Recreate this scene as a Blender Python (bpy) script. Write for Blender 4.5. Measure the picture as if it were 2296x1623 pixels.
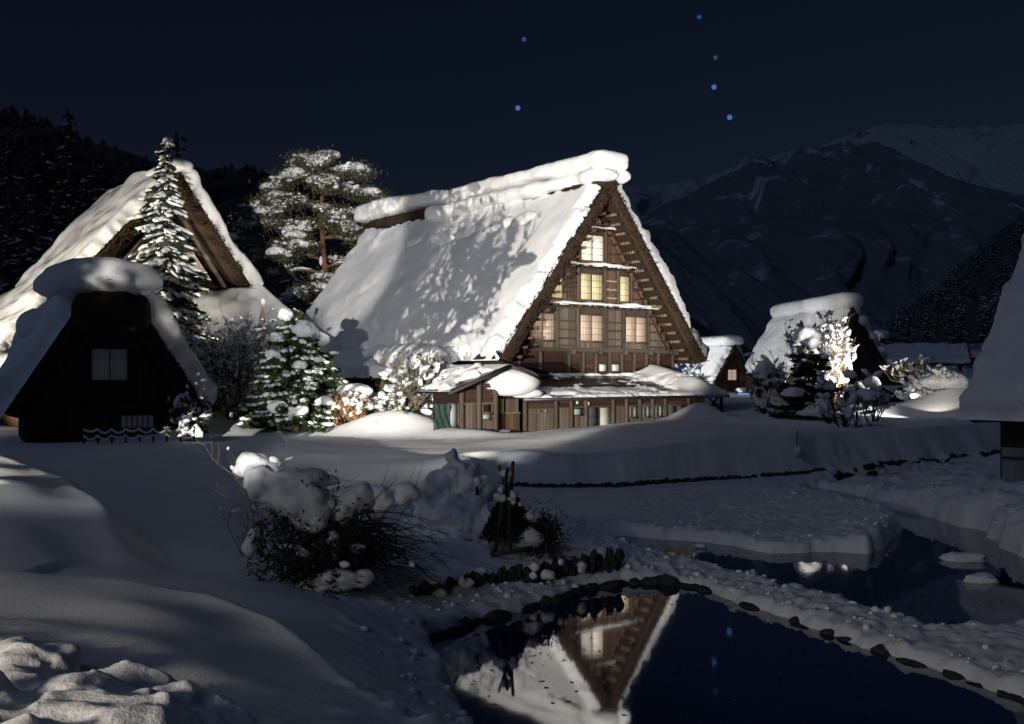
import bpy, math, random
import numpy as np
from mathutils import Vector, Matrix

for o in list(bpy.data.objects):
    bpy.data.objects.remove(o)
SC = bpy.context.scene
COL = SC.collection
R = math.radians
random.seed(7)
RNG = np.random.default_rng(7)

# ------------------------------------------------------------------ camera
F, HZ, CH, CX = 2450.0, 838.0, 3.7, 1148.0      # focal (in photo widths of 2296), horizon row, eye height over the pond
cam_d = bpy.data.cameras.new('camera')
cam = bpy.data.objects.new('camera', cam_d)
COL.objects.link(cam)
cam_d.sensor_width = 36.0
cam_d.lens = 36.0 * F / 2296.0
cam_d.shift_y = 26.5 / 2296.0
cam_d.clip_start = 0.1
cam_d.clip_end = 20000
cam.location = (0, 0, CH)
cam.rotation_euler = (R(90), 0, 0)
SC.camera = cam

# ------------------------------------------------------------------ night sky
world = bpy.data.worlds.new('World')
SC.world = world
world.use_nodes = True
nt = world.node_tree
nt.nodes.clear()
wo = nt.nodes.new('ShaderNodeOutputWorld')
bg = nt.nodes.new('ShaderNodeBackground')
sky = nt.nodes.new('ShaderNodeTexSky')
sky.sky_type = 'NISHITA'
sky.sun_disc = False
sky.sun_elevation = R(32)
sky.sun_rotation = R(222)
sky.air_density = 1.0
sky.dust_density = 0.2
sky.ozone_density = 3.0
tint = nt.nodes.new('ShaderNodeMix')
tint.data_type = 'RGBA'
tint.blend_type = 'MULTIPLY'
tint.inputs[0].default_value = 1.0
tint.inputs[7].default_value = (0.50, 0.505, 0.68, 1)
nt.links.new(sky.outputs[0], tint.inputs[6])
nt.links.new(tint.outputs[2], bg.inputs[0])
bg.inputs[1].default_value = 0.0042
nt.links.new(bg.outputs[0], wo.inputs[0])

SC.view_settings.view_transform = 'Standard'
SC.view_settings.look = 'None'
SC.view_settings.exposure = 0
SC.view_settings.gamma = 1
SC.view_settings.use_curve_mapping = False


def aim(o, target):
    d = Vector(target) - Vector(o.location)
    o.rotation_euler = d.to_track_quat('-Z', 'Y').to_euler()


moon_d = bpy.data.lights.new('moonlight', 'SUN')
moon_d.energy = 0.14
moon_d.angle = R(14)
moon_d.color = (0.46, 0.62, 1.0)
moon = bpy.data.objects.new('moonlight', moon_d)
COL.objects.link(moon)
moon.location = (-30, -14, 40)
aim(moon, (0, 14, 0))


def spot(name, loc, target, power, size, blend=0.3, color=(1, 0.9, 0.78), radius=0.08):
    d = bpy.data.lights.new(name, 'SPOT')
    d.energy = power
    d.spot_size = R(size)
    d.spot_blend = blend
    d.color = color
    d.shadow_soft_size = radius
    o = bpy.data.objects.new(name, d)
    COL.objects.link(o)
    o.location = loc
    aim(o, target)
    return o


# floodlights of the winter light-up
WARM, WHITE = (1, 0.90, 0.77), (1, 0.95, 0.88)
spot('floodlight_beam', (-15.0, -3.0, 3.1), (-2.0, 58, 8.6), 190000, 25, 0.15, (1, 0.92, 0.81), 0.035)    # far left, through a tree beyond the frame
spot('floodlight_beam', (-10.0, -16.0, 5.0), (-1.2, 58, 11.3), 64000, 21.4, 0.10, (1, 0.97, 0.93), 0.25)  # behind the viewer
spot('floodlight_beam', (-10.0, -16.0, 5.0), (-13.6, 78, 12.6), 200000, 9.6, 0.25, (1, 0.95, 0.87), 0.25)   # at the pine
spot('floodlight_beam', (24.0, 38.0, 2.6), (6.3, 55.5, 9.6), 24000, 30, 0.35, WHITE, 0.1)                # right, up at the gable
spot('floodlight_beam', (-30.0, 45.0, 2.8), (-20.5, 62, 9.5), 21000, 60, 0.4, (1, 0.90, 0.72), 0.25)     # left edge, at the back-left house
spot('floodlight_beam', (-12.6, 53.4, 3.0), (-16.2, 59, 9.8), 4600, 50, 0.6, (1, 0.90, 0.74), 0.2)       # foot of the spruce
spot('floodlight_beam', (8.0, 106.0, 3.0), (24, 112, 7), 9000, 75, 0.6, (1, 0.98, 0.95), 0.3)            # behind the farmhouse, at the grey roofs
spot('floodlight_beam', (19.6, 52.5, 1.8), (17.9, 60, 4.6), 6500, 62, 0.5, (1, 0.97, 0.92), 0.1)         # into the bare trees at the right
spot('floodlight_beam', (22.0, 56.5, 2.4), (23.4, 60.5, 3.0), 150, 90, 0.5, (1, 0.92, 0.75), 0.1)         # the visible lamp
spot('floodlight_beam', (10.0, 124.0, 3.5), (25, 131, 6), 9000, 70, 0.5, (1, 0.98, 0.95), 0.3)          # behind the farmhouse, at the shop
spot('floodlight_beam', (11.5, 72.0, 1.6), (12.6, 76, 2.6), 1500, 100, 0.5, (0.95, 0.97, 1), 0.1)        # bush behind the farmhouse corner
spot('floodlight_beam', (-14.0, 1.5, 5.2), (-2.0, 11, 0.8), 620, 110, 0.8, (1, 0.90, 0.78), 0.5)         # lane lamp at the left
spot('floodlight_beam', (-6.0, 0.2, 3.9), (-3.2, 4.0, 1.9), 1500, 66, 1.0, (1, 0.88, 0.73), 0.5)           # path lamp beside the viewer


# ------------------------------------------------------------------ helpers
def at(px, py, Y):
    return np.array([(px - CX) / F * Y, Y, CH - (py - HZ) / F * Y])


def atz(px, py, z):
    Y = F * (CH - z) / (py - HZ)
    return np.array([(px - CX) / F * Y, Y, z])


def _h(ix, iy, iz, s):
    n = (ix * 374761393 + iy * 668265263 + iz * 2147483647 + s * 1274126177) & 0xFFFFFFFF
    n = ((n ^ (n >> 13)) * 1274126177) & 0xFFFFFFFF
    n = n ^ (n >> 16)
    return (n & 0xFFFF) / 32767.5 - 1.0


def vn(x, y, z=0.0, s=0):
    x, y, z = np.broadcast_arrays(np.asarray(x, float), np.asarray(y, float), np.asarray(z, float))
    ix, iy, iz = np.floor(x).astype(np.int64), np.floor(y).astype(np.int64), np.floor(z).astype(np.int64)
    fx, fy, fz = x - ix, y - iy, z - iz
    fx, fy, fz = [t * t * t * (t * (t * 6 - 15) + 10) for t in (fx, fy, fz)]
    r = 0
    for a in (0, 1):
        for b in (0, 1):
            for c in (0, 1):
                w = (fx if a else 1 - fx) * (fy if b else 1 - fy) * (fz if c else 1 - fz)
                r = r + w * _h(ix + a, iy + b, iz + c, s)
    return r


def fbm(x, y, z=0.0, f=1.0, o=3, s=0):
    r, a = 0, 1.0
    x, y, z = np.asarray(x, float), np.asarray(y, float), np.asarray(z, float)
    for i in range(o):
        r = r + a * vn(x * f + 17.3 * i, y * f - 9.1 * i, z * f + 3.7 * i, s + i)
        a *= 0.5
        f *= 2.03
    return r


def sst(t):
    t = np.clip(t, 0, 1)
    return t * t * (3 - 2 * t)


_ICO = {}


def ico(sub):
    if sub not in _ICO:
        import bmesh
        b = bmesh.new()
        bmesh.ops.create_icosphere(b, subdivisions=sub, radius=1.0)
        b.verts.ensure_lookup_table()
        v = np.array([q.co[:] for q in b.verts])
        f = np.array([[q.index for q in fc.verts] for fc in b.faces])
        b.free()
        _ICO[sub] = (v, f)
    return _ICO[sub]


class MB:
    def __init__(self):
        self.v, self.f, self.n = [], {3: [], 4: []}, 0

    def add(self, v, f):
        v = np.asarray(v, float).reshape(-1, 3)
        f = np.asarray(f, int)
        self.f[f.shape[1]].append(f + self.n)
        self.v.append(v)
        self.n += len(v)

    def box(self, c, s, ax=None):
        c, s = np.asarray(c, float), np.asarray(s, float) / 2
        p = np.array([[x, y, z] for x in (-1, 1) for y in (-1, 1) for z in (-1, 1)], float) * s
        if ax is not None:
            p = p @ np.asarray(ax, float)
        self.add(p + c, [[0, 1, 3, 2], [4, 6, 7, 5], [0, 4, 5, 1], [2, 3, 7, 6], [0, 2, 6, 4], [1, 5, 7, 3]])

    def bar(self, p, q, wid, hei, up=(0, 0, 1)):
        p, q = np.asarray(p, float), np.asarray(q, float)
        d = q - p
        L = np.linalg.norm(d)
        d = d / L
        s = np.cross(d, up)
        s = s / (np.linalg.norm(s) + 1e-9)
        t = np.cross(s, d)
        self.box((p + q) / 2, (L, wid, hei), np.array([d, s, t]))

    def tube(self, pts, rad, n=5, cap=True):
        pts = np.asarray(pts, float)
        rad = np.broadcast_to(np.asarray(rad, float), (len(pts),))
        d = np.gradient(pts, axis=0)
        d /= np.linalg.norm(d, axis=1)[:, None] + 1e-9
        ref = np.array([0, 0, 1.0]) if abs(d[0][2]) < 0.9 else np.array([1.0, 0, 0])
        s = np.cross(d, ref)
        s /= np.linalg.norm(s, axis=1)[:, None] + 1e-9
        t = np.cross(s, d)
        a = np.arange(n) * 2 * math.pi / n
        ring = pts[:, None, :] + rad[:, None, None] * (np.cos(a)[None, :, None] * s[:, None, :] + np.sin(a)[None, :, None] * t[:, None, :])
        m = len(pts)
        i, j = np.meshgrid(np.arange(m - 1), np.arange(n), indexing='ij')
        k = (j + 1) % n
        f = np.stack([i * n + j, i * n + k, (i + 1) * n + k, (i + 1) * n + j], -1).reshape(-1, 4)
        self.add(ring.reshape(-1, 3), f)
        if cap:
            v = np.vstack([ring[-1], pts[-1:]])
            self.add(v, [[q, (q + 1) % n, n] for q in range(n)])

    def grid(self, P, flip=False):
        P = np.asarray(P, float)
        a, b = P.shape[:2]
        i, j = np.meshgrid(np.arange(a - 1), np.arange(b - 1), indexing='ij')
        f = np.stack([i * b + j, i * b + j + 1, (i + 1) * b + j + 1, (i + 1) * b + j], -1).reshape(-1, 4)
        if flip:
            f = f[:, ::-1]
        self.add(P.reshape(-1, 3), f)

    def blob(self, c, r, sub=2, amp=0.12, fr=1.3, seed=0, rz=0.0, flat=0.0):
        v, f = ico(sub)
        r = np.broadcast_to(np.asarray(r, float), (3,))
        d = 1 + amp * fbm(v[:, 0], v[:, 1], v[:, 2], fr, 2, seed)
        p = v * d[:, None]
        if flat:
            p[:, 2] = np.where(p[:, 2] < -flat, -flat + (p[:, 2] + flat) * 0.25, p[:, 2])
        p = p * r
        if rz:
            cz, sz = math.cos(rz), math.sin(rz)
            p = np.stack([p[:, 0] * cz - p[:, 1] * sz, p[:, 0] * sz + p[:, 1] * cz, p[:, 2]], -1)
        self.add(p + np.asarray(c, float), f)

    def blobs(self, C, Rr, sub=1, amp=0.18, rng=RNG, D=None):
        """many small lumps at once: C (n,3), Rr (n,3)"""
        C, Rr = np.asarray(C, float), np.asarray(Rr, float)
        if len(C) == 0:
            return
        v, f = ico(sub)
        n, m = len(C), len(v)
        d = 1 + amp * rng.standard_normal((n, m, 1)) * 0.6
        a = rng.uniform(0, 6.28, n)
        p = v[None] * d * Rr[:, None, :]
        if D is not None:
            D = np.asarray(D, float)
            D = D / (np.linalg.norm(D, axis=1)[:, None] + 1e-9)
            s_ = np.cross(np.array([0, 0, 1.0]), D)
            s_ /= np.linalg.norm(s_, axis=1)[:, None] + 1e-9
            t_ = np.cross(D, s_)
            p = p[..., :1] * D[:, None] + p[..., 1:2] * s_[:, None] + p[..., 2:] * t_[:, None]
            a = np.zeros(n)
        ca, sa = np.cos(a)[:, None], np.sin(a)[:, None]
        p = np.stack([p[..., 0] * ca - p[..., 1] * sa, p[..., 0] * sa + p[..., 1] * ca, p[..., 2]], -1) + C[:, None, :]
        self.add(p.reshape(-1, 3), (f[None] + (np.arange(n) * m)[:, None, None]).reshape(-1, 3))

    def cards(self, C, D, L, Wd, rng=RNG, roll=True):
        """rhombic leaf-sized faces: centres C, directions D, length L, width Wd"""
        C, D = np.asarray(C, float), np.asarray(D, float)
        n = len(C)
        if n == 0:
            return
        D = D / (np.linalg.norm(D, axis=1)[:, None] + 1e-9)
        rnd = rng.standard_normal((n, 3))
        s = np.cross(D, rnd)
        s /= np.linalg.norm(s, axis=1)[:, None] + 1e-9
        L = np.broadcast_to(np.asarray(L, float), (n,))[:, None]
        Wd = np.broadcast_to(np.asarray(Wd, float), (n,))[:, None]
        p = np.stack([C - D * L / 2, C + s * Wd / 2, C + D * L / 2, C - s * Wd / 2], 1)
        self.add(p.reshape(-1, 3), np.arange(n * 4).reshape(-1, 4))

    def mesh(self, name, smooth=False):
        me = bpy.data.meshes.new(name)
        V = np.vstack(self.v) if self.v else np.zeros((0, 3))
        t = np.vstack(self.f[3]) if self.f[3] else np.zeros((0, 3), int)
        q = np.vstack(self.f[4]) if self.f[4] else np.zeros((0, 4), int)
        nl = len(t) * 3 + len(q) * 4
        me.vertices.add(len(V))
        me.vertices.foreach_set('co', V.astype(np.float32).ravel())
        me.loops.add(nl)
        me.loops.foreach_set('vertex_index', np.concatenate([t.ravel(), q.ravel()]).astype(np.int32))
        me.polygons.add(len(t) + len(q))
        st = np.concatenate([np.arange(len(t)) * 3, len(t) * 3 + np.arange(len(q)) * 4])
        me.polygons.foreach_set('loop_start', st.astype(np.int32))
        me.polygons.foreach_set('loop_total', np.concatenate([np.full(len(t), 3), np.full(len(q), 4)]).astype(np.int32))
        if smooth:
            me.polygons.foreach_set('use_smooth', np.ones(len(t) + len(q), bool))
        me.update(calc_edges=True)
        me.validate()
        return me

    def build(self, name, mat, parent=None, smooth=False, loc=None):
        me = self.mesh(name, smooth)
        me.materials.append(mat)
        o = bpy.data.objects.new(name, me)
        COL.objects.link(o)
        if parent is not None:
            o.parent = parent
        if loc is not None:
            o.location = loc
        return o


def fused(mb, name, mat, parent=None, voxel=0.04, smooth=4, loc=None, rough=0.0, fr=6.0, seed=0):
    """weld overlapping lumps into one continuous skin of snow"""
    me = mb.mesh(name)
    o = bpy.data.objects.new(name, me)
    COL.objects.link(o)
    r_ = o.modifiers.new('weld', 'REMESH')
    r_.mode = 'VOXEL'
    r_.voxel_size = voxel
    s_ = o.modifiers.new('soften', 'SMOOTH')
    s_.factor = 0.5
    s_.iterations = smooth
    dg = bpy.context.evaluated_depsgraph_get()
    nm = bpy.data.meshes.new_from_object(o.evaluated_get(dg))
    o.modifiers.clear()
    o.data = nm
    bpy.data.meshes.remove(me)
    nm.name = name
    nm.materials.clear()
    nm.materials.append(mat)
    n_ = len(nm.vertices)
    if rough:
        co = np.empty(n_ * 3, np.float32)
        no = np.empty(n_ * 3, np.float32)
        nm.vertices.foreach_get('co', co)
        nm.vertices.foreach_get('normal', no)
        co, no = co.reshape(-1, 3), no.reshape(-1, 3)
        co = co + no * (rough * fbm(co[:, 0], co[:, 1], co[:, 2], fr, 3, seed))[:, None].astype(np.float32)
        nm.vertices.foreach_set('co', co.astype(np.float32).ravel())
    nm.polygons.foreach_set('use_smooth', np.ones(len(nm.polygons), bool))
    nm.update()
    if parent is not None:
        o.parent = parent
    if loc is not None:
        o.location = loc
    return o


def tag(o, label=None, cat=None, group=None, kind=None):
    if label:
        o['label'] = label
    if cat:
        o['category'] = cat
    if group:
        o['group'] = group
    if kind:
        o['kind'] = kind
    return o


def thing(name, label, cat, loc=(0, 0, 0), rz=0.0, group=None):
    o = bpy.data.objects.new(name, None)
    o.empty_display_size = 0.3
    COL.objects.link(o)
    o.location = loc
    o.rotation_euler = (0, 0, rz)
    return tag(o, label, cat, group)


def copy_tree(o, parent=None):
    c = o.copy()
    COL.objects.link(c)
    c.parent = parent
    for ch in list(o.children):
        copy_tree(ch, c)
    return c


_PL = {}


def piece(name, parent, loc, dims, mat, rot=None):
    """one board-like piece: objects share one chamfered unit mesh and differ by their scale"""
    key = mat.name
    if key not in _PL:
        m = MB()
        e = 0.47
        p = []
        for z in (-0.5, 0.5):
            p += [[-0.5, -e, z], [-e, -0.5, z], [e, -0.5, z], [0.5, -e, z], [0.5, 0.5, z], [-0.5, 0.5, z]]
        f4 = [[i, (i + 1) % 6, (i + 1) % 6 + 6, i + 6] for i in range(6)]
        m.add(p, f4)
        m.add(p, [[0, 5, 4, 3], [0, 3, 2, 1], [6, 9, 10, 11], [6, 7, 8, 9]])
        me = m.mesh('board')
        me.materials.append(mat)
        _PL[key] = me
    o = bpy.data.objects.new(name, _PL[key])
    COL.objects.link(o)
    o.parent = parent
    o.location = loc
    o.scale = dims
    if rot is not None:
        o.rotation_euler = rot
    return o


# ------------------------------------------------------------------ materials
def newmat(name):
    m = bpy.data.materials.new(name)
    m.use_nodes = True
    t = m.node_tree
    b = t.nodes['Principled BSDF']
    return m, t, b


def node(t, typ, **kw):
    n = t.nodes.new(typ)
    for k, v in kw.items():
        if isinstance(k, str) and hasattr(n, k):
            setattr(n, k, v)
    return n


def noise_ramp(t, scale, stops, detail=4, stretch=(1, 1, 1), dist=0.0, rough=0.55, rnd=0.0):
    tc = t.nodes.new('ShaderNodeTexCoord')
    mp = t.nodes.new('ShaderNodeMapping')
    mp.inputs['Scale'].default_value = stretch
    t.links.new(tc.outputs['Object'], mp.inputs[0])
    nz = t.nodes.new('ShaderNodeTexNoise')
    nz.noise_dimensions = '4D'
    nz.inputs['Scale'].default_value = scale
    nz.inputs['Detail'].default_value = detail
    nz.inputs['Roughness'].default_value = rough
    nz.inputs['Distortion'].default_value = dist
    t.links.new(mp.outputs[0], nz.inputs['Vector'])
    if rnd:
        oi = t.nodes.new('ShaderNodeObjectInfo')
        mu = t.nodes.new('ShaderNodeMath')
        mu.operation = 'MULTIPLY'
        mu.inputs[1].default_value = rnd
        t.links.new(oi.outputs['Random'], mu.inputs[0])
        t.links.new(mu.outputs[0], nz.inputs['W'])
    rp = t.nodes.new('ShaderNodeValToRGB')
    el = rp.color_ramp.elements
    while len(el) < len(stops):
        el.new(0.5)
    for e, (p, c) in zip(el, stops):
        e.position = p
        e.color = (*c, 1)
    t.links.new(nz.outputs[0], rp.inputs[0])
    return rp, nz, mp


def bump(t, b, src, strength, dist):
    bp = t.nodes.new('ShaderNodeBump')
    bp.inputs['Strength'].default_value = strength
    bp.inputs['Distance'].default_value = dist
    t.links.new(src, bp.inputs['Height'])
    t.links.new(bp.outputs[0], b.inputs['Normal'])
    return bp


def mat_noise(name, stops, scale, rough=0.8, stretch=(1, 1, 1), bs=0.3, bd=0.02, detail=4, spec=0.3, rnd=0.0, tone=0.0):
    m, t, b = newmat(name)
    rp, nz, mp = noise_ramp(t, scale, stops, detail, stretch, rnd=rnd)
    col = rp.outputs[0]
    if tone:
        oi = t.nodes.new('ShaderNodeObjectInfo')
        mr = t.nodes.new('ShaderNodeMapRange')
        mr.inputs['To Min'].default_value = 1 - tone
        mr.inputs['To Max'].default_value = 1 + tone
        t.links.new(oi.outputs['Random'], mr.inputs[0])
        mx = t.nodes.new('ShaderNodeMix')
        mx.data_type = 'RGBA'
        mx.blend_type = 'MULTIPLY'
        mx.inputs[0].default_value = 1
        t.links.new(col, mx.inputs[6])
        t.links.new(mr.outputs[0], mx.inputs[7])
        col = mx.outputs[2]
    t.links.new(col, b.inputs['Base Color'])
    b.inputs['Roughness'].default_value = rough
    b.inputs['Specular IOR Level'].default_value = spec
    if bs:
        bump(t, b, nz.outputs[0], bs, bd)
    return m


def mat_snow(name, coarse=2.2, fine=28.0, s1=0.35, s2=0.25):
    m, t, b = newmat(name)
    tc = t.nodes.new('ShaderNodeTexCoord')
    n1 = t.nodes.new('ShaderNodeTexNoise')
    n1.inputs['Scale'].default_value = coarse
    n1.inputs['Detail'].default_value = 5
    n2 = t.nodes.new('ShaderNodeTexNoise')
    n2.inputs['Scale'].default_value = fine
    n2.inputs['Detail'].default_value = 4
    n2.inputs['Roughness'].default_value = 0.7
    for n in (n1, n2):
        t.links.new(tc.outputs['Object'], n.inputs['Vector'])
    b1 = t.nodes.new('ShaderNodeBump')
    b1.inputs['Strength'].default_value = s1
    b1.inputs['Distance'].default_value = 0.08
    b2 = t.nodes.new('ShaderNodeBump')
    b2.inputs['Strength'].default_value = s2
    b2.inputs['Distance'].default_value = 0.012
    t.links.new(n1.outputs[0], b1.inputs['Height'])
    t.links.new(n2.outputs[0], b2.inputs['Height'])
    t.links.new(b1.outputs[0], b2.inputs['Normal'])
    t.links.new(b2.outputs[0], b.inputs['Normal'])
    rp = t.nodes.new('ShaderNodeValToRGB')
    rp.color_ramp.elements[0].color = (0.76, 0.78, 0.81, 1)
    rp.color_ramp.elements[1].color = (0.87, 0.87, 0.87, 1)
    rp.color_ramp.elements[0].position = 0.3
    rp.color_ramp.elements[1].position = 0.7
    t.links.new(n1.outputs[0], rp.inputs[0])
    t.links.new(rp.outputs[0], b.inputs['Base Color'])
    b.inputs['Roughness'].default_value = 0.7
    b.inputs['Specular IOR Level'].default_value = 0.25
    return m


def mat_emit(name, col, strength, base=(0.5, 0.5, 0.5), var=0.0):
    m, t, b = newmat(name)
    b.inputs['Base Color'].default_value = (*base, 1)
    b.inputs['Roughness'].default_value = 0.6
    b.inputs['Emission Color'].default_value = (*col, 1)
    b.inputs['Emission Strength'].default_value = strength
    if var:
        rp, nz, mp = noise_ramp(t, 1.4, [(0.25, tuple(c * (1 - var) for c in col)), (0.75, col)], 2, rnd=9)
        t.links.new(rp.outputs[0], b.inputs['Emission Color'])
    return m


M = {}
M['snow'] = mat_snow('snow')
M['snow_roof'] = mat_snow('snow_roof', 1.6, 30.0, 0.16, 0.25)
M['snow_ground'] = mat_snow('snow_ground', 1.1, 38.0, 0.22, 0.8)
M['snow_lumps'] = mat_snow('snow_lumps', 6.0, 40.0, 0.4, 0.2)
M['thatch'] = mat_noise('thatch', [(0.25, (0.010, 0.007, 0.005)), (0.55, (0.036, 0.0215, 0.0125)), (0.8, (0.085, 0.052, 0.03))], 14, 0.95, (1, 1, 1), 0.9, 0.05, 9)
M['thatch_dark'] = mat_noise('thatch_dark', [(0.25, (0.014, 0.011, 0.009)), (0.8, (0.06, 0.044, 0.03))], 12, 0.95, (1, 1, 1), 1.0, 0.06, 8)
M['plank'] = mat_noise('weathered_plank', [(0.2, (0.04, 0.029, 0.022)), (0.5, (0.105, 0.08, 0.062)), (0.8, (0.20, 0.165, 0.135))], 2.2, 0.85, (9, 9, 0.8), 0.35, 0.01, 6, rnd=40, tone=0.35)
M['plank_brown'] = mat_noise('brown_plank', [(0.2, (0.036, 0.02, 0.012)), (0.5, (0.085, 0.048, 0.029)), (0.8, (0.145, 0.09, 0.057))], 2.2, 0.85, (9, 9, 0.8), 0.35, 0.01, 6, rnd=40, tone=0.4)
M['plank_red'] = mat_noise('red_brown_board', [(0.2, (0.016, 0.010, 0.008)), (0.5, (0.042, 0.021, 0.014)), (0.8, (0.085, 0.048, 0.032))], 2.5, 0.8, (0.8, 6, 9), 0.3, 0.01, 6, rnd=40, tone=0.45)
M['beam'] = mat_noise('old_beam', [(0.25, (0.032, 0.025, 0.019)), (0.75, (0.12, 0.095, 0.072))], 5, 0.85, (1, 1, 1), 0.5, 0.012, 6, rnd=20, tone=0.3)
M['beam_dark'] = mat_noise('dark_beam', [(0.25, (0.018, 0.013, 0.01)), (0.75, (0.06, 0.045, 0.035))], 5, 0.85, (1, 1, 1), 0.5, 0.012, 6, rnd=20, tone=0.3)
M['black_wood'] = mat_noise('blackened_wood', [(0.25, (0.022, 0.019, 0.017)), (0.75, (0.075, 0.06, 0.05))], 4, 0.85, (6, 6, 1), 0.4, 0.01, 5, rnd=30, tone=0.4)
M['pale_rope'] = mat_noise('pale_lashing', [(0.3, (0.16, 0.13, 0.10)), (0.7, (0.36, 0.31, 0.25))], 14, 0.9, bs=0.5)
M['straw'] = mat_noise('straw_rope', [(0.3, (0.33, 0.23, 0.11)), (0.7, (0.55, 0.41, 0.22))], 12, 0.9)
M['roof_metal'] = mat_noise('dark_sheet_roof', [(0.3, (0.012, 0.013, 0.015)), (0.7, (0.035, 0.036, 0.04))], 3, 0.35, (1, 6, 1), 0.15, 0.01, 4, spec=0.5)
M['tile_roof'] = mat_noise('blue_tile_roof', [(0.3, (0.05, 0.055, 0.075)), (0.7, (0.10, 0.11, 0.14))], 3, 0.6, (1, 6, 1), 0.3, 0.02, 4, spec=0.4)
M['plaster'] = mat_noise('cream_plaster', [(0.3, (0.62, 0.55, 0.42)), (0.7, (0.75, 0.69, 0.56))], 1.5, 0.9, bs=0.15)
M['paper_white'] = mat_emit('paper_white', (1, 0.88, 0.68), 0.48, (0.72, 0.7, 0.64), 0.12)
M['paper_yellow'] = mat_emit('paper_yellow', (1, 0.74, 0.25), 0.36, (0.6, 0.55, 0.38), 0.38)
M['paper_peach'] = mat_emit('paper_peach', (1, 0.55, 0.33), 0.22, (0.55, 0.45, 0.36), 0.6)
M['paper_shop'] = mat_emit('paper_shop', (1, 0.70, 0.52), 0.42, (0.55, 0.5, 0.45), 0.1)
M['paper_dim'] = mat_emit('paper_dim', (0.6, 0.62, 0.7), 0.012, (0.7, 0.7, 0.7), 0.15)
M['pane_grey'] = mat_noise('frosted_pane', [(0.3, (0.26, 0.31, 0.32)), (0.7, (0.36, 0.41, 0.42))], 1.2, 0.25, bs=0.0, spec=0.5)
M['pane_dark'] = mat_noise('dark_pane', [(0.3, (0.05, 0.06, 0.062)), (0.7, (0.11, 0.13, 0.13))], 1.2, 0.15, bs=0.0, spec=0.5)
M['door_pale'] = mat_noise('pale_door_panel', [(0.3, (0.36, 0.38, 0.34)), (0.7, (0.46, 0.48, 0.43))], 1.5, 0.6, bs=0.1)
M['tarp'] = mat_noise('green_tarp', [(0.3, (0.018, 0.036, 0.031)), (0.7, (0.035, 0.06, 0.052))], 2, 0.5)
M['olive'] = mat_noise('olive_slats', [(0.3, (0.16, 0.17, 0.06)), (0.7, (0.25, 0.26, 0.1))], 3, 0.7)
M['void'] = mat_noise('unlit_interior', [(0.3, (0.008, 0.007, 0.007)), (0.7, (0.02, 0.016, 0.014))], 2, 0.9, bs=0)
M['bark'] = mat_noise('bark', [(0.3, (0.05, 0.035, 0.026)), (0.7, (0.13, 0.095, 0.07))], 8, 0.9, bs=0.6)
M['bark_red'] = mat_noise('red_pine_bark', [(0.3, (0.12, 0.055, 0.03)), (0.7, (0.30, 0.15, 0.085))], 6, 0.9, bs=0.6)
M['twig'] = mat_noise('grey_brown_twig', [(0.3, (0.10, 0.078, 0.06)), (0.7, (0.22, 0.175, 0.135))], 9, 0.9, bs=0)
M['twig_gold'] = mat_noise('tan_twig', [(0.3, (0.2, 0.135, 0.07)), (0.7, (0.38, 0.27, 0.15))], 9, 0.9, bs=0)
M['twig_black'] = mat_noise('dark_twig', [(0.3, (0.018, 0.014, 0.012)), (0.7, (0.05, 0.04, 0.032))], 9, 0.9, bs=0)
M['needle'] = mat_noise('dark_needles', [(0.3, (0.02, 0.033, 0.02)), (0.7, (0.065, 0.08, 0.045))], 3, 0.7, bs=0)
M['needle_olive'] = mat_noise('olive_needles', [(0.3, (0.045, 0.052, 0.03)), (0.7, (0.13, 0.13, 0.075))], 2.5, 0.7, bs=0)
M['leaf_green'] = mat_noise('green_sprays', [(0.3, (0.03, 0.06, 0.025)), (0.7, (0.085, 0.135, 0.05))], 3, 0.6, bs=0)
M['leaf_orange'] = mat_noise('withered_leaves', [(0.3, (0.2, 0.095, 0.04)), (0.7, (0.38, 0.2, 0.09))], 5, 0.8, bs=0)
M['leaf_dark'] = mat_noise('dark_leaves', [(0.3, (0.014, 0.02, 0.014)), (0.7, (0.045, 0.05, 0.035))], 3, 0.6, bs=0)
M['forest'] = mat_noise('forest_mass', [(0.35, (0.03, 0.035, 0.034)), (0.62, (0.07, 0.075, 0.075)), (0.8, (0.26, 0.27, 0.28))], 0.9, 0.9, bs=0)
M['stone'] = mat_noise('dark_stone', [(0.3, (0.02, 0.02, 0.02)), (0.7, (0.06, 0.058, 0.055))], 5, 0.8, bs=0.8, bd=0.03)
M['metal_lamp'] = mat_noise('lamp_housing', [(0.3, (0.04, 0.04, 0.045)), (0.7, (0.08, 0.08, 0.085))], 6, 0.45, bs=0)
M['lamp_glow'] = mat_emit('lamp_glow', (1, 0.93, 0.8), 60, (1, 1, 1))
M['screen_blue'] = mat_emit('screen_blue', (0.12, 0.33, 1.0), 1.6, (0.1, 0.1, 0.1), 0.6)
M['lamp_small'] = mat_emit('lamp_small', (0.65, 0.8, 1.0), 6.0, (1, 1, 1))
M['warm_sign'] = mat_emit('warm_sign', (1, 0.55, 0.15), 0.18, (0.3, 0.2, 0.1), 0.5)
M['star'] = mat_emit('star', (0.075, 0.17, 0.50), 0.8, (0, 0, 0))
M['star_faint'] = mat_emit('star_faint', (0.06, 0.14, 0.38), 0.42, (0, 0, 0))
M['red_cloth'] = mat_noise('red_cloth', [(0.3, (0.25, 0.03, 0.04)), (0.7, (0.5, 0.1, 0.1))], 6, 0.8, bs=0)
M['green_box'] = mat_noise('grey_green_cabinet', [(0.3, (0.12, 0.14, 0.09)), (0.7, (0.17, 0.19, 0.13))], 2, 0.6, bs=0)
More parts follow.
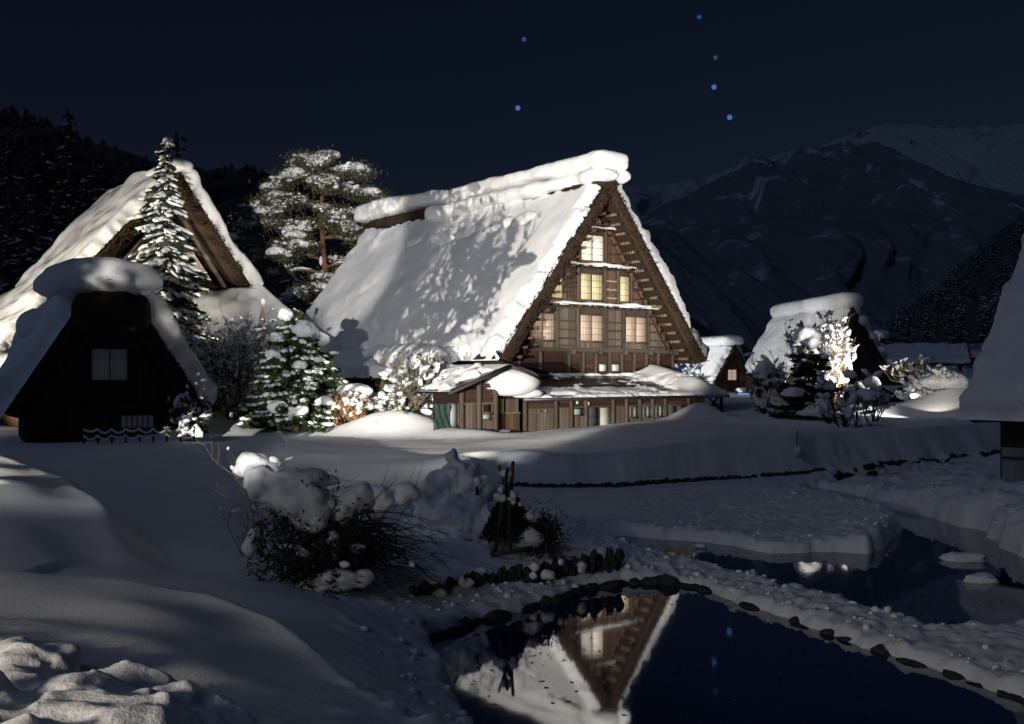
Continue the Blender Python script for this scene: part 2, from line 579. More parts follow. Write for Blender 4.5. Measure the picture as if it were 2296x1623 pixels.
M['grey_sheet'] = mat_noise('grey_sheeting', [(0.3, (0.16, 0.17, 0.19)), (0.7, (0.24, 0.25, 0.27))], 0.7, 0.6, (6, 6, 1), 0.2, 0.02)

# water: still, dark, mirror-like
m, t, b = newmat('pond_water')
b.inputs['Base Color'].default_value = (0.006, 0.02, 0.07, 1)
b.inputs['Roughness'].default_value = 0.035
b.inputs['IOR'].default_value = 1.85
tc = t.nodes.new('ShaderNodeTexCoord')
nz = t.nodes.new('ShaderNodeTexNoise')
nz.inputs['Scale'].default_value = 0.9
nz.inputs['Detail'].default_value = 2
t.links.new(tc.outputs['Object'], nz.inputs['Vector'])
bump(t, b, nz.outputs[0], 0.02, 0.05)
M['water'] = m


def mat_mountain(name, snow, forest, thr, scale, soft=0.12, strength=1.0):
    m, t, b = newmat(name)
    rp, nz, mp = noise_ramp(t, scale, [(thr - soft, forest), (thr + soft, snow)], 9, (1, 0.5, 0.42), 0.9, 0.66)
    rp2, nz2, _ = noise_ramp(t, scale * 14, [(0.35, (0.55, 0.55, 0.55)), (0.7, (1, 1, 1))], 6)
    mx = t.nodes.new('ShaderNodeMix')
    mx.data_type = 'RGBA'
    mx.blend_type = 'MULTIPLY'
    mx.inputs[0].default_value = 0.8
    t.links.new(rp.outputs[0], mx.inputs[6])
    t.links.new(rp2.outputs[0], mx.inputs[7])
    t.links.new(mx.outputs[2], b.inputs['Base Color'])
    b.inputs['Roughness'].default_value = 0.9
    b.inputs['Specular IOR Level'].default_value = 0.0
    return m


M['mountain_far'] = mat_mountain('mountain_far', (0.55, 0.58, 0.63), (0.13, 0.14, 0.16), 0.41, 0.008, 0.03)  # mountain tones here are raised and bluish, putting distance haze into the colour
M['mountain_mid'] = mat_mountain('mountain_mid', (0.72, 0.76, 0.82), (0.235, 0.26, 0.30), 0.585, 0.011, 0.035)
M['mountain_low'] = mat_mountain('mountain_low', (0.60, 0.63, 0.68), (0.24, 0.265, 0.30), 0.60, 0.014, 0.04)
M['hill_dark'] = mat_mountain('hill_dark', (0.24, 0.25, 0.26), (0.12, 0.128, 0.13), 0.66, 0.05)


# ------------------------------------------------------------------ snow-covered ground
_front = [  # (photo column, row, height over the pond) -> foreground field
    (230, 1286, 1.3), (460, 1300, 1.12), (640, 1375, 0.95), (760, 1462, 0.82), (850, 1540, 0.72), (930, 1600, 0.6), (0, 1268, 1.45),
    (930, 1430, 0.28), (960, 1500, 0.22), (1030, 1580, 0.17), (1080, 1640, 0.12),
    (600, 1330, 0.93), (850, 1400, 0.6), (760, 1360, 0.8), (500, 1230, 1.0), (640, 1300, 0.7),
    (0, 1255, 1.42), (120, 1268, 1.3),
    (300, 1110, 1.02), (296, 1262, 0.95), (350, 1180, 0.95), (250, 1062, 1.05), (420, 1080, 1.0), (400, 1260, 0.98),
    (700, 1100, 0.85), (800, 1200, 0.62), (900, 1150, 0.75), (1000, 1120, 0.85), (1000, 1200, 0.72), (1130, 1232, 0.55), (1000, 1275, 0.52), (900, 1290, 0.5),
    (1000, 1345, 0.18), (1200, 1300, 0.16), (1385, 1280, 0.16), (1100, 1360, 0.17), (1300, 1240, 0.45), (1380, 1250, 0.38),
    (1250, 1160, 0.18), (1400, 1140, 0.20), (1600, 1120, 0.22), (1600, 1180, 0.2), (1800, 1180, 0.18), (1700, 1250, 0.1),
    (1500, 1280, 0.14), (1700, 1330, 0.14), (1900, 1390, 0.15), (2100, 1450, 0.16), (2296, 1470, 0.18), (2400, 1600, 0.18),
    (1950, 1075, 0.2), (2050, 1110, 0.5), (2200, 1130, 0.7), (2296, 1180, 0.75), (2296, 1300, 0.2), (2250, 1060, 0.35), (2400, 1100, 0.9)]
_fw = np.array([atz(*p) for p in _front] + [
    (-3, 1.5, 0.9), (0, 1.0, 0.8), (3, 1.5, 0.9), (-8, 3, 1.4), (-10, 8, 1.5), (-14, 14, 1.5), (-18, 22, 1.3), (8, 6, 0.6), (14, 12, 0.7), (20, 22, 0.8),
    (-6, -8, 2.3), (6, -8, 2.0), (24, 34, 0.7), (-20, 30, 1.2), (-8, 33, 1.0), (0, 34, 0.4), (8, 40, 0.2), (20, 47, 0.2), (2.2, 4.5, 1.0), (3.5, 9, 0.2), (9, 13, 0.2)])


def _tps_fit(P, lam=0.02):
    n = len(P)
    d = np.linalg.norm(P[:, None, :2] - P[None, :, :2], axis=2)
    K = d + lam * np.eye(n) * 1.0
    A = np.zeros((n + 1, n + 1))
    A[:n, :n] = -K
    A[:n, n] = A[n, :n] = 1
    return np.linalg.solve(A, np.append(P[:, 2], 0))


_fc = _tps_fit(_fw)


def front_field(x, y):
    r = np.full(x.shape, _fc[-1])
    for (a, b_, _), c in zip(_fw, _fc[:-1]):
        r -= c * np.sqrt((x - a) ** 2 + (y - b_) ** 2 + 0.25)
    return np.clip(r, -0.1, 2.7)


_wall_x = np.array([-60, -14, -8, -4, -0.1, 3.5, 8.5, 13, 18.4, 30, 60])
_wall_y = np.array([24, 26, 28.5, 30.5, 32.1, 33.6, 37.3, 40.5, 44.6, 54, 80])
_hump = [(-5.0, 46.4, 1.12, 2.5, 1.3), (9.3, 54.2, 0.8, 1.2, 1.2), (24.5, 60, 1.5, 2.6, 2.0), (-13.5, 47.5, 0.75, 3.0, 3.0), (17.5, 60, 0.7, 4, 2.5),
         (-1.9, 44.6, 0.25, 1.8, 1.0), (5.5, 44, 0.3, 6, 4), (30, 62, 1.0, 3, 2.5), (13.5, 66, 0.5, 4, 3), (-0.5, 33.8, 0.22, 2.2, 1.0)]


def _poly(pts):
    return np.array([atz(px, py, 0.0)[:2] for px, py in pts])


POND = _poly([(935, 1430), (1100, 1385), (1230, 1347), (1300, 1325), (1400, 1312), (1470, 1308), (1560, 1320), (1650, 1348), (1750, 1385), (1850, 1420),
              (2000, 1468), (2130, 1520), (2230, 1556), (2330, 1590), (2500, 1700)])
POND = np.vstack([POND, [(5.5, 7.0), (2.0, 6.2), (0.2, 8.5), (-0.35, 10.6)], _poly([(1035, 1585), (960, 1495)])])
CANAL = _poly([(1310, 1200), (1420, 1203), (1550, 1213), (1640, 1222), (1730, 1240), (1850, 1238), (1950, 1243), (2035, 1192), (1990, 1172), (1900, 1140), (1830, 1117), (1786, 1100),
               (1840, 1096), (1920, 1110), (2000, 1140), (2100, 1163), (2200, 1190), (2275, 1240), (2330, 1262), (2420, 1290), (2480, 1380)])
CANAL = np.vstack([CANAL, [atz(px, py, 0.13)[:2] for px, py in ((2330, 1375), (2296, 1388), (2200, 1400), (2100, 1398), (2000, 1372), (1900, 1347), (1800, 1318), (1700, 1290), (1560, 1260), (1440, 1245), (1330, 1212))]])
DITCH = _poly([(1850, 1068), (1950, 1062), (2060, 1055), (2110, 1050), (2110, 1062), (2050, 1072), (1950, 1085), (1880, 1086)])


def sdf(x, y, P):
    """signed distance, positive inside"""
    d = np.full(x.shape, 1e9)
    ins = np.zeros(x.shape, bool)
    for i in range(len(P)):
        a, b_ = P[i], P[(i + 1) % len(P)]
        e = b_ - a
        wx, wy = x - a[0], y - a[1]
        tt = np.clip((wx * e[0] + wy * e[1]) / (e @ e + 1e-12), 0, 1)
        d = np.minimum(d, (wx - tt * e[0]) ** 2 + (wy - tt * e[1]) ** 2)
        c = ((a[1] > y) != (b_[1] > y)) & (x < (b_[0] - a[0]) * (y - a[1]) / (b_[1] - a[1] + 1e-12) + a[0])
        ins ^= c
    return np.where(ins, 1, -1) * np.sqrt(d)


# wind drifts: a crest line (world), the upper side lies to its left, a short slip face falls to the right
DRIFT = [
    (np.vstack([[(-30, 7.0, 2.6), (-12, 8.6, 2.4)], [atz(*p) for p in ((0, 1277, 2.12), (230, 1300, 1.97), (460, 1337, 1.82), (600, 1397, 1.70), (700, 1482, 1.62), (780, 1562, 1.56), (860, 1623, 1.50))], [(0.0, 5.2, 1.5), (1.6, 2.4, 1.6), (3.5, -2, 1.9), (6, -10, 2.2)]]), 0.55, 60.0),
    (np.vstack([[(-24, 28, 2.0), (-16, 25.5, 2.05)], [atz(*p) for p in ((0, 1018, 2.02), (100, 1048, 1.96), (200, 1112, 1.82), (242, 1182, 1.60), (258, 1238, 1.40))], [(-5.25, 13.5, 1.1)]]), 1.0, 10.0)]
DRIFT_IN = [[(0, 1400, 2.2), (300, 1450, 2.05), (500, 1550, 1.95), (0, 1623, 2.28), (400, 1623, 2.12), (700, 1610, 1.8), (600, 1500, 1.8), (300, 1360, 2.02)],
            [(0, 1150, 1.98), (0, 1235, 1.72), (110, 1246, 1.62), (100, 1190, 1.80), (0, 1080, 2.05)]]
DRIFT_UP = [np.vstack([D_[0]] + [[atz(*p) for p in q_]]) for D_, q_ in zip(DRIFT, DRIFT_IN)]


def drift(x, y, C, wid, reach):
    """height of the drift's upper surface and how much of it applies"""
    best = np.full(x.shape, 1e9)
    sd = np.zeros(x.shape)
    zc = np.zeros(x.shape)
    for i in range(len(C) - 1):
        a, b_ = C[i], C[i + 1]
        e = b_[:2] - a[:2]
        wx, wy = x - a[0], y - a[1]
        t_ = np.clip((wx * e[0] + wy * e[1]) / (e @ e), 0, 1)
        dx, dy = wx - t_ * e[0], wy - t_ * e[1]
        d2 = dx * dx + dy * dy
        s_ = np.where(e[0] * wy - e[1] * wx > 0, -1, 1)      # +1 on the near/left side
        m = d2 < best
        best = np.where(m, d2, best)
        sd = np.where(m, s_ * np.sqrt(d2), sd)
        zc = np.where(m, a[2] + t_ * (b_[2] - a[2]), zc)
    return sd, zc


def ground_z(x, y):
    x, y = np.broadcast_arrays(np.asarray(x, float), np.asarray(y, float))
    sh = x.shape
    x, y = x.ravel(), y.ravel()
    zl = front_field(x, y)
    mm = (y < 34) & (x < 8)
    if mm.any():
        xs, ys, zs = x[mm], y[mm], zl[mm]
        for (C, wid, reach), UP in list(zip(DRIFT, DRIFT_UP))[::-1]:
            sd, zc = drift(xs, ys, C, wid, reach)
            sd = sd + 0.10 * fbm(xs, ys, 0, 0.5, 2, 91)
            k = sst((sd + wid) / wid)
            k = k * (1 - sst((sd - reach * 0.35) / (reach * 0.65)))
            if UP is DRIFT_UP[1]:
                k = k * sst((ys - 11.6) / 3.2)
            ww, wz = np.full(xs.shape, 1e-9), np.zeros(xs.shape)
            for a, b_, c_ in UP:
                w_ = 1.0 / ((xs - a) ** 2 + (ys - b_) ** 2 + 0.3) ** 1.5
                ww, wz = ww + w_, wz + w_ * c_
            up_ = wz / ww + 0.05 * sst(sd / 1.2)
            zs = zs + np.maximum(up_ - zs, 0) * k
        zl = zl.copy()
        zl[mm] = zs
    zh = 1.0 + 0.5 * sst((x + 1) / 9.0)
    zh = zh + 0.08 * fbm(x, y, 0, 0.18, 2, 5)
    for (hx, hy, ha, ra, rb) in _hump:
        zh = zh + ha * np.exp(-(((x - hx) / ra) ** 2 + ((y - hy) / rb) ** 2))
    yw = np.interp(x, _wall_x, _wall_y) + 0.25 * vn(x * 0.7, y * 0.2, 0, 31)
    wd = np.interp(x, [-12, -4, -1.0, 0.5, 30], [12, 6, 2.6, 1.5, 1.7])
    tt = sst((y - yw) / wd)
    z = zl * (1 - tt) + zh * tt
    # wind-packed undulation, crumbly shovelled snow round the ponds, lumps beside the viewer
    z = z + 0.03 * fbm(x, y, 0, 0.5, 2, 2)
    crumb = sst((x + 1.6) / 1.2) * sst((yw - 0.3 - y) / 2.0)
    lum = fbm(x, y, 0, 2.6, 3, 12)
    z = z + crumb * (0.028 * lum + 0.06 * np.abs(fbm(x, y, 0, 4.5, 3, 14)) * (0.35 + 0.65 * sst(fbm(x, y, 0, 0.5, 2, 17) + 0.5)))
    rb = sst((x - 9.0) / 2.5) * sst((y - 18) / 4) * (1 - tt)
    z = z + rb * 0.16 * fbm(x, y, 0, 1.3, 3, 44)
    wl = tt * (1 - tt) * 4 * sst((x + 1.5) / 2)
    z = z + wl * 0.05 * fbm(x * 1.0, y * 0.4, z * 0.5, 1.6, 3, 21)
    near = sst((6.7 - 0.55 * (x + 3) - y) / 0.7) * sst((-0.2 - x) / 0.7)
    z = z + near * (0.05 * fbm(x, y, 0, 1.2, 2, 8) + 0.02 * fbm(x, y, 0, 5, 2, 9) + 0.05)
    # water basins with a steep broken lip
    m = (y < 55) & (y > 4)
    if m.any():
        xs, ys, zs = x[m], y[m], z[m]
        w = 0.15 * fbm(xs, ys, 0, 0.9, 3, 61) + 0.045 * fbm(xs, ys, 0, 4, 3, 63)
        d = np.maximum(np.maximum(sdf(xs, ys, POND) + w * 0.8, sdf(xs, ys, CANAL) + w), sdf(xs, ys, DITCH) + w * 0.6)
        lip = np.clip(zs, 0.10, None)
        # land within reach of the water drops over the last 25 cm
        rl = 0.13 + 0.08 * vn(xs * 1.7, ys * 1.7, 0, 71) + 0.9 * np.clip(lip - 0.32, 0, 1)
        lip = lip + 0.03 * fbm(xs, ys, 0, 8, 2, 73) * (d > -1.2) * (d < 0)
        zs = np.where(d < 0, 0.03 + (lip - 0.03) * np.sqrt(np.clip(1 - (1 - np.clip(-d / rl, 0, 1)) ** 2, 0, 1)), np.maximum(-0.45, 0.03 - d * 1.6))
        z = z.copy()
        z[m] = zs
    return z.reshape(sh)


def gz(x, y):
    return float(ground_z(np.array([x]), np.array([y]))[0])


def warp(lo, hi, seg):
    """coordinates with a given spacing per stretch: seg = [(end, step), ...]"""
    r = [lo]
    for e, s in seg:
        n = max(1, int(round((e - r[-1]) / s)))
        r += list(np.linspace(r[-1], e, n + 1)[1:])
    return np.array(r)


gx = warp(-420, 420, [(-120, 30), (-40, 5), (-16, 0.7), (-8, 0.16), (8, 0.06), (16, 0.09), (24, 0.2), (44, 0.8), (120, 5), (420, 30)])
gy = warp(-60, 700, [(-10, 5), (2, 0.5), (4, 0.12), (9, 0.05), (24, 0.07), (34, 0.1), (47, 0.14), (64, 0.4), (120, 3), (700, 40)])
GX, GY = np.meshgrid(gx, gy, indexing='xy')
GZ = ground_z(GX, GY)
mb = MB()
mb.grid(np.stack([GX, GY, GZ], -1))
tag(mb.build('snow_ground', M['snow_ground'], smooth=True), kind='structure')
mb = MB()
mb.grid(np.array([[(-12000, -12000, -1.2), (12000, -12000, -1.2)], [(-12000, 12000, -1.2), (12000, 12000, -1.2)]]))
tag(mb.build('valley_floor', M['snow_ground']), kind='structure')
mb = MB()
mb.grid(np.array([[(-4, 5, 0.0), (40, 5, 0.0)], [(-4, 52, 0.0), (40, 52, 0.0)]]))
tag(mb.build('pond_water', M['water']), kind='structure')


# ------------------------------------------------------------------ mountains and hills
def ridge(name, prof, Y, depth, mat, base=-5.0, rough=0.02, seed=0, n=420, m=110, label=None):
    prof = np.array(prof, float)
    px = np.linspace(prof[0, 0], prof[-1, 0], n)
    py = np.interp(px, prof[:, 0], prof[:, 1])
    x = (px - CX) / F * Y
    zt = CH - (py - HZ) / F * Y
    zt = zt + rough * zt * fbm(x / Y * 60, 0 * x, 0, 1.0, 4, seed) * 0.5
    s = np.linspace(0, 1, m)
    up = np.sqrt(np.clip(s, 0, 1)) * 0.35 + 0.65 * s
    Z = base + (zt[None, :] - base) * up[:, None]
    X = np.broadcast_to(x[None, :], Z.shape)
    Yy = Y - depth * (1 - s)[:, None] + 0 * X
    gul = 1 - 2 * np.abs(fbm(X / depth * 6 + 0.6 * fbm(X / depth * 3, Z / depth * 3, 0, 1, 2, seed), Z / depth * 1.6, 0, 1.0, 5, seed + 3))
    Yy = Yy - depth * 0.13 * gul * np.sin(np.pi * np.clip(s, 0, 0.97))[:, None] ** 0.5
    # far side falls away again
    P = np.stack([X, Yy, Z], -1)
    back = np.stack([x, np.full_like(x, Y + depth * 0.6), np.full_like(x, base)], -1)[None]
    P = np.concatenate([P, back], 0)
    b_ = MB()
    b_.grid(P)
    o = b_.build(name, mat, smooth=True)
    return tag(o, kind='structure')


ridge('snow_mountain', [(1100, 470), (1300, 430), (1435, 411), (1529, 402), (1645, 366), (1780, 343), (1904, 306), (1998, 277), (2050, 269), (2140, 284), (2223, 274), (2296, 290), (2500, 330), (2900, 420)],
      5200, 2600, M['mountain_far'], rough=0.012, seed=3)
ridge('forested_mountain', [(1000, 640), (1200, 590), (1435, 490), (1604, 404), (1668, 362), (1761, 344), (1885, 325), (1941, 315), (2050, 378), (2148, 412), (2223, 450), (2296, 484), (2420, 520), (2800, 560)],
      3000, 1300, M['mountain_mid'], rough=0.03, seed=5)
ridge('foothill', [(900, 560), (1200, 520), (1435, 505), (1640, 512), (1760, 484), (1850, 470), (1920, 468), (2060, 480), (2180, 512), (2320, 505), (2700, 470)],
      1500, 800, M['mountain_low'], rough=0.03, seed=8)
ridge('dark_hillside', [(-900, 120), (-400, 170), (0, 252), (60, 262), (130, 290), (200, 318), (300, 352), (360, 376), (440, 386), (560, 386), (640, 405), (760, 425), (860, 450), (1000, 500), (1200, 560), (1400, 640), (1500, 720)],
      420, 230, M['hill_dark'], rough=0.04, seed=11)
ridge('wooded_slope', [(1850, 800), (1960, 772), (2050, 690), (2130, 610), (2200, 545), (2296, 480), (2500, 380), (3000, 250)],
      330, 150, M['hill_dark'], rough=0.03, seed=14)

# ------------------------------------------------------------------ stars
for px, py, r_ in [(1175, 88, 1.0), (1161, 242, 1.1), (1568, 38, 0.95), (1604, 129, 0.95), (1601, 195, 1.1), (1636, 263, 1.15)]:
    p = at(px, py, 7000)
    mb = MB()
    mb.blob((0, 0, 0), 15 * r_, 2, 0.0)
    o = mb.build('star', M['star_faint' if py in (38, 129, 88) else 'star'], smooth=True, loc=tuple(p))
    lb = {88: 'upper of the two blue stars left of the thatched ridge', 242: 'lower of the two blue stars above the long thatched ridge', 38: 'topmost blue star at the head of the right-hand chain',
          129: 'second blue star from the top in the right-hand chain', 195: 'third blue star down in the right-hand chain', 263: 'brightest blue star at the bottom of the right-hand chain'}[py]
    tag(o, lb, 'star', 'blue stars in the night sky')


# ------------------------------------------------------------------ building helpers
def snow_patch(mb, A, B, Cc, D, th, ns=40, nt_=60, r=0.5, noise=0.25, nf=0.5, jag=0.12, jf=1.6, seed=0, edges=(1, 1, 1, 1), extra=None, sag=0.0, lift=-0.06):
    A, B, Cc, D = [np.asarray(q, float) for q in (A, B, Cc, D)]

    def knots(n):
        q = np.linspace(0, 1, n)
        return 0.6 * q + 0.4 * (0.5 - 0.5 * np.cos(np.pi * q))
    S, T = np.meshgrid(knots(ns), knots(nt_), indexing='ij')
    P = (A * ((1 - S) * (1 - T))[..., None] + B * ((1 - S) * T)[..., None] + Cc * (S * T)[..., None] + D * (S * (1 - T))[..., None])
    n = np.cross(B - A, D - A)
    n = n / np.linalg.norm(n)
    if n[2] < 0:
        n = -n
    ls = (np.linalg.norm(D - A) + np.linalg.norm(Cc - B)) / 2
    lt = (np.linalg.norm(B - A) + np.linalg.norm(Cc - D)) / 2
    d = np.full(S.shape, 9.0)
    for f_, q in zip(edges, (S * ls, (1 - S) * ls, T * lt, (1 - T) * lt)):
        if f_:
            d = np.minimum(d, q)
    x, y, z = P[..., 0], P[..., 1], P[..., 2]
    d = d - jag * (0.5 + 0.5 * fbm(x, y, z, jf, 3, seed + 5)) * 1.3
    e = np.sqrt(np.clip(1 - (1 - np.clip(d / r, 0, 1)) ** 2, 0, 1))
    t_ = th * (1 + noise * fbm(x, y, z, nf, 3, seed))
    if extra is not None:
        t_ = t_ + extra(S, T, P)
    h_ = np.where(d <= 0, lift, lift + (t_ - lift) * e)
    if extra is not None:
        h_ = np.maximum(h_, lift)
    P = P + n * h_[..., None]
    P[..., 2] -= sag * e * (1 - S) ** 2
    mb.grid(P)


def loaf(mb, path, hw, hh, side=(1, 0, 0), p=2.6, amp=0.06, fr=1.2, seed=0, n=30, endr=0.8, flat=0.55, up=(0, 0, 1)):
    path = np.asarray(path, float)
    N = len(path)
    hw = np.broadcast_to(np.asarray(hw, float), (N,))
    hh = np.broadcast_to(np.asarray(hh, float), (N,))
    side, up = np.asarray(side, float), np.asarray(up, float)
    seg = np.concatenate([[0], np.cumsum(np.linalg.norm(np.diff(path, axis=0), axis=1))])
    de = np.minimum(seg, seg[-1] - seg)
    e = np.sqrt(np.clip(1 - (1 - np.clip(de / endr, 0, 1)) ** 2, 0.0005, 1))
    a = np.linspace(0, 2 * np.pi, n + 1)
    ca, sa = np.cos(a), np.sin(a)
    cx_ = np.sign(ca) * np.abs(ca) ** (2 / p)
    cz_ = np.sign(sa) * np.abs(sa) ** (2 / p)
    cz_ = np.where(cz_ < 0, cz_ * flat, cz_)
    P = path[:, None, :] + (hw * e ** 0.8)[:, None, None] * cx_[None, :, None] * side + (hh * e)[:, None, None] * cz_[None, :, None] * up
    nn = 1 + amp * fbm(P[..., 0], P[..., 1], P[..., 2], fr, 3, seed) + 0.35 * amp * fbm(P[..., 0], P[..., 1] * 1.6, P[..., 2] * 0.5, fr * 4, 3, seed + 2)
    nn[:, -1] = nn[:, 0]
    P = path[:, None, :] + (P - path[:, None, :]) * nn[..., None]
    mb.grid(P, flip=True)


def dens(p0, p1, n, endr=0.8):
    """points from p0 to p1, closer together at both ends"""
    q = np.linspace(0, 1, n)
    q = 0.35 * q + 0.65 * (0.5 - 0.5 * np.cos(np.pi * q))
    return np.asarray(p0, float)[None] * (1 - q)[:, None] + np.asarray(p1, float)[None] * q[:, None]


def thatch_roof(root, a, ez, az, L, tk=0.75, mat='thatch', seed=0, name='thatched_roof', fringe=900, ext=0.12):
    """two thick thatched slopes with rough cut faces; x across, y back, z up"""
    mb = MB()
    k = tk / a * (az - ez)
    n = 44
    q = np.linspace(0, 1, n)
    for s in (-1, 1):
        out = np.stack([s * a * (1 - q), 0 * q, ez + (az - ez) * q], -1)
        inn = np.stack([s * (a - tk) * (1 - q), 0 * q, ez - 0.12 + (az - k - ez + 0.12) * q], -1)
        # rounded butt at the eave
        ys = np.concatenate([[0.0], np.linspace(0.35, L, 36)])
        bow = (1 - q)[:, None] ** 6 * 0.05
        O_ = out[:, None, :] + np.array([0, 1, 0])[None, None] * ys[None, :, None]
        O_[..., 0] += s * (0.05 * fbm(O_[..., 0], O_[..., 1], O_[..., 2], 1.8, 3, seed)) + s * bow
        mb.grid(O_, flip=(s > 0))
        I_ = inn[:, None, :] + np.array([0, 1, 0])[None, None] * ys[None, :, None]
        mb.grid(I_, flip=(s < 0))
        E_ = np.stack([O_[0], O_[0] * 0.5 + I_[0] * 0.5 - np.array([0, 0, 0.06]), I_[0]], 0)
        E_[1, :, 2] += 0.05 * fbm(E_[1, :, 0], E_[1, :, 1], 0, 2.5, 3, seed + 1)
        mb.grid(E_, flip=(s < 0))
        for yy, sg in ((0.0, -1), (L, 1)):
            m = 9
            Tt = np.linspace(0, 1, m)
            Cp = out[:, None, :] * (1 - Tt)[None, :, None] + inn[:, None, :] * Tt[None, :, None]
            if yy == 0.0:
                Cp[:, 0] = O_[:, 0]
                Cp[:, -1] = I_[:, 0]
            Cp[..., 1] = yy
            bul = np.sin(np.pi * Tt)[None, :] ** 0.5 * (ext + 0.07 * fbm(Cp[..., 0], Cp[..., 2], 0, 2.6, 4, seed + 2))
            Cp[..., 1] += sg * bul
            mb.grid(Cp, flip=(s * sg < 0))
    roof = mb.build(name, M[mat], root, smooth=True)
    if fringe:
        rg = np.random.default_rng(seed + 3)
        s = rg.choice([-1, 1], fringe)
        qq = rg.uniform(0, 1, fringe)
        off = rg.uniform(0, 1, fringe)
        edge = off < 0.55
        x = s * (a - np.where(edge, rg.normal(0.0, 0.05, fringe), tk * rg.uniform(0.05, 1, fringe))) * (1 - qq)
        z = ez + (np.where(edge, az, az - k * rg.uniform(0, 1, fringe)) - ez) * qq
        y = np.where(edge, rg.uniform(-0.05, 0.25, fringe), -ext - 0.02 + rg.normal(0, 0.05, fringe))
        D = np.stack([s * rg.uniform(-0.2, 1, fringe), -rg.uniform(0.1, 1, fringe), rg.uniform(-0.6, 0.8, fringe)], -1)
        fb = MB()
        fb.cards(np.stack([x, y, z], -1), D, rg.uniform(0.12, 0.38, fringe), rg.uniform(0.04, 0.10, fringe), rg)
        tag(fb.build('straw_fringe', M[mat], roof), kind='stuff')
    return roof


def window(root, u0, u1, z0, z1, y, paper, cols=2, bars=0, rails=2, frame='beam_dark', name='window', fw=0.06, deep=0.08, sill=True):
    """frame > panes and lattice, facing -y"""
    f = MB()
    cz, cu = (z0 + z1) / 2, (u0 + u1) / 2
    for u in (u0, u1):
        f.box((u, y - 0.02, cz), (fw, deep, z1 - z0 + fw * 2))
    for z in (z0, z1):
        f.box((cu, y - 0.021, z), (u1 - u0 - fw, deep - 0.012, fw))
    if sill:
        f.box((cu, y - 0.06, z0 - fw), (u1 - u0 + 0.1, deep + 0.06, fw * 0.8))
    fo = f.build(name, M[frame], root)
    w = (u1 - u0 - fw) / cols
    for i in range(cols):
        a = u0 + fw / 2 + i * w
        p = MB()
        p.box((a + w / 2, y + 0.012 + 0.012 * (i % 2), cz), (w - 0.006, 0.01, z1 - z0 - fw))
        p.build('pane', M[paper], fo)
    lt = MB()
    for i in range(1, cols):
        lt.box((u0 + fw / 2 + i * w, y - 0.012, cz), (0.035, 0.03, z1 - z0 - fw))
    for i in range(rails):
        lt.box((cu, y - 0.004, z0 + (z1 - z0) * (i + 1) / (rails + 1)), (u1 - u0 - fw, 0.012, 0.018))
    for i in range(bars):
        lt.box((u0 + (u1 - u0) * (i + 1) / (bars + 1), y - 0.0025, cz), (0.010, 0.01, z1 - z0 - fw))
    if lt.n:
        lt.build('lattice', M[frame], fo)
    return fo


def boards(root, u0, u1, z0, z1, y, wdt, mat, skip=(), hw=None, zc=None, rg=random, tk=0.03, name='plank'):
    """upright planks side by side with open joints; hw(z) clips them under a gable"""
    n = max(1, int(round((u1 - u0) / wdt)))
    w = (u1 - u0) / n
    for i in range(n):
        c = u0 + (i + 0.5) * w
        if any(a < c < b_ for a, b_ in skip):
            continue
        top = z1
        if hw is not None:
            while top > z0 + 0.1 and hw(top) < abs(c) + w * 0.3:
                top -= 0.04
            if top - z0 < 0.2:
                continue
        piece(name, root, (c, y + rg.uniform(-0.008, 0.008), (z0 + top) / 2 + rg.uniform(-.01, .01)), (w - 0.02, tk, top - z0), mat)


def hboards(root, u0, u1, z0, z1, y, wdt, mat, name='plank', tk=0.035):
    n = max(1, int(round((z1 - z0) / wdt)))
    w = (z1 - z0) / n
    for i in range(n):
        piece(name, root, ((u0 + u1) / 2, y + random.uniform(-0.01, 0.01), z0 + (i + 0.5) * w), (u1 - u0 - 0.01, tk, w - 0.012), mat)


def gable_wall(root, pts, y, mat, name='gable_wall', thick=0.08):
    """a flat wall of any outline: pts (u, z) counter-clockwise seen from the front"""
    import bmesh
    b = bmesh.new()
    v0 = [b.verts.new((u, y, z)) for u, z in pts]
    fc = b.faces.new(v0)
    r_ = bmesh.ops.extrude_face_region(b, geom=[fc])
    for q in r_['geom']:
        if isinstance(q, bmesh.types.BMVert):
            q.co.y += thick
    bmesh.ops.recalc_face_normals(b, faces=b.faces)
    me = bpy.data.meshes.new(name)
    b.to_mesh(me)
    b.free()
    me.materials.append(mat)
    o = bpy.data.objects.new(name, me)
    COL.objects.link(o)
    o.parent = root
    return o


def solid(root, name, boxes, mat, parent=None):
    b = MB()
    for c, s in boxes:
        b.box(c, s)
    return b.build(name, mat, parent or root)


# ================================================================== the big thatched farmhouse
TH = R(38)
ZB = 1.0
house = thing('thatched_farmhouse', 'large floodlit thatched farmhouse with lit paper windows, nearest the pond', 'farmhouse', ((1369 - CX) / F * 55, 55.0, ZB), TH)
roof = thatch_roof(house, 7.0, 3.38, 12.6, 23.0, 0.70, 'thatch', 1, fringe=3200)
# thatched ridge cover
mb = MB()
loaf(mb, dens((0, -0.1, 12.4), (0, 22.9, 12.4), 40), 0.8, 0.6, p=2.2, amp=0.08, seed=4, endr=0.15)
mb.build('ridge_cover', M['thatch'], roof, smooth=True)
# snow on both slopes
mb = MB()
AZ, EZ = 12.6, 3.38


def lumpy(S, T, P):
    # hollows and swellings, plus the slumped band below the ridge
    return 0.06 * fbm(P[..., 0] * 0.5, P[..., 1] * 0.6, P[..., 2] * 0.5, 0.9, 2, 77)


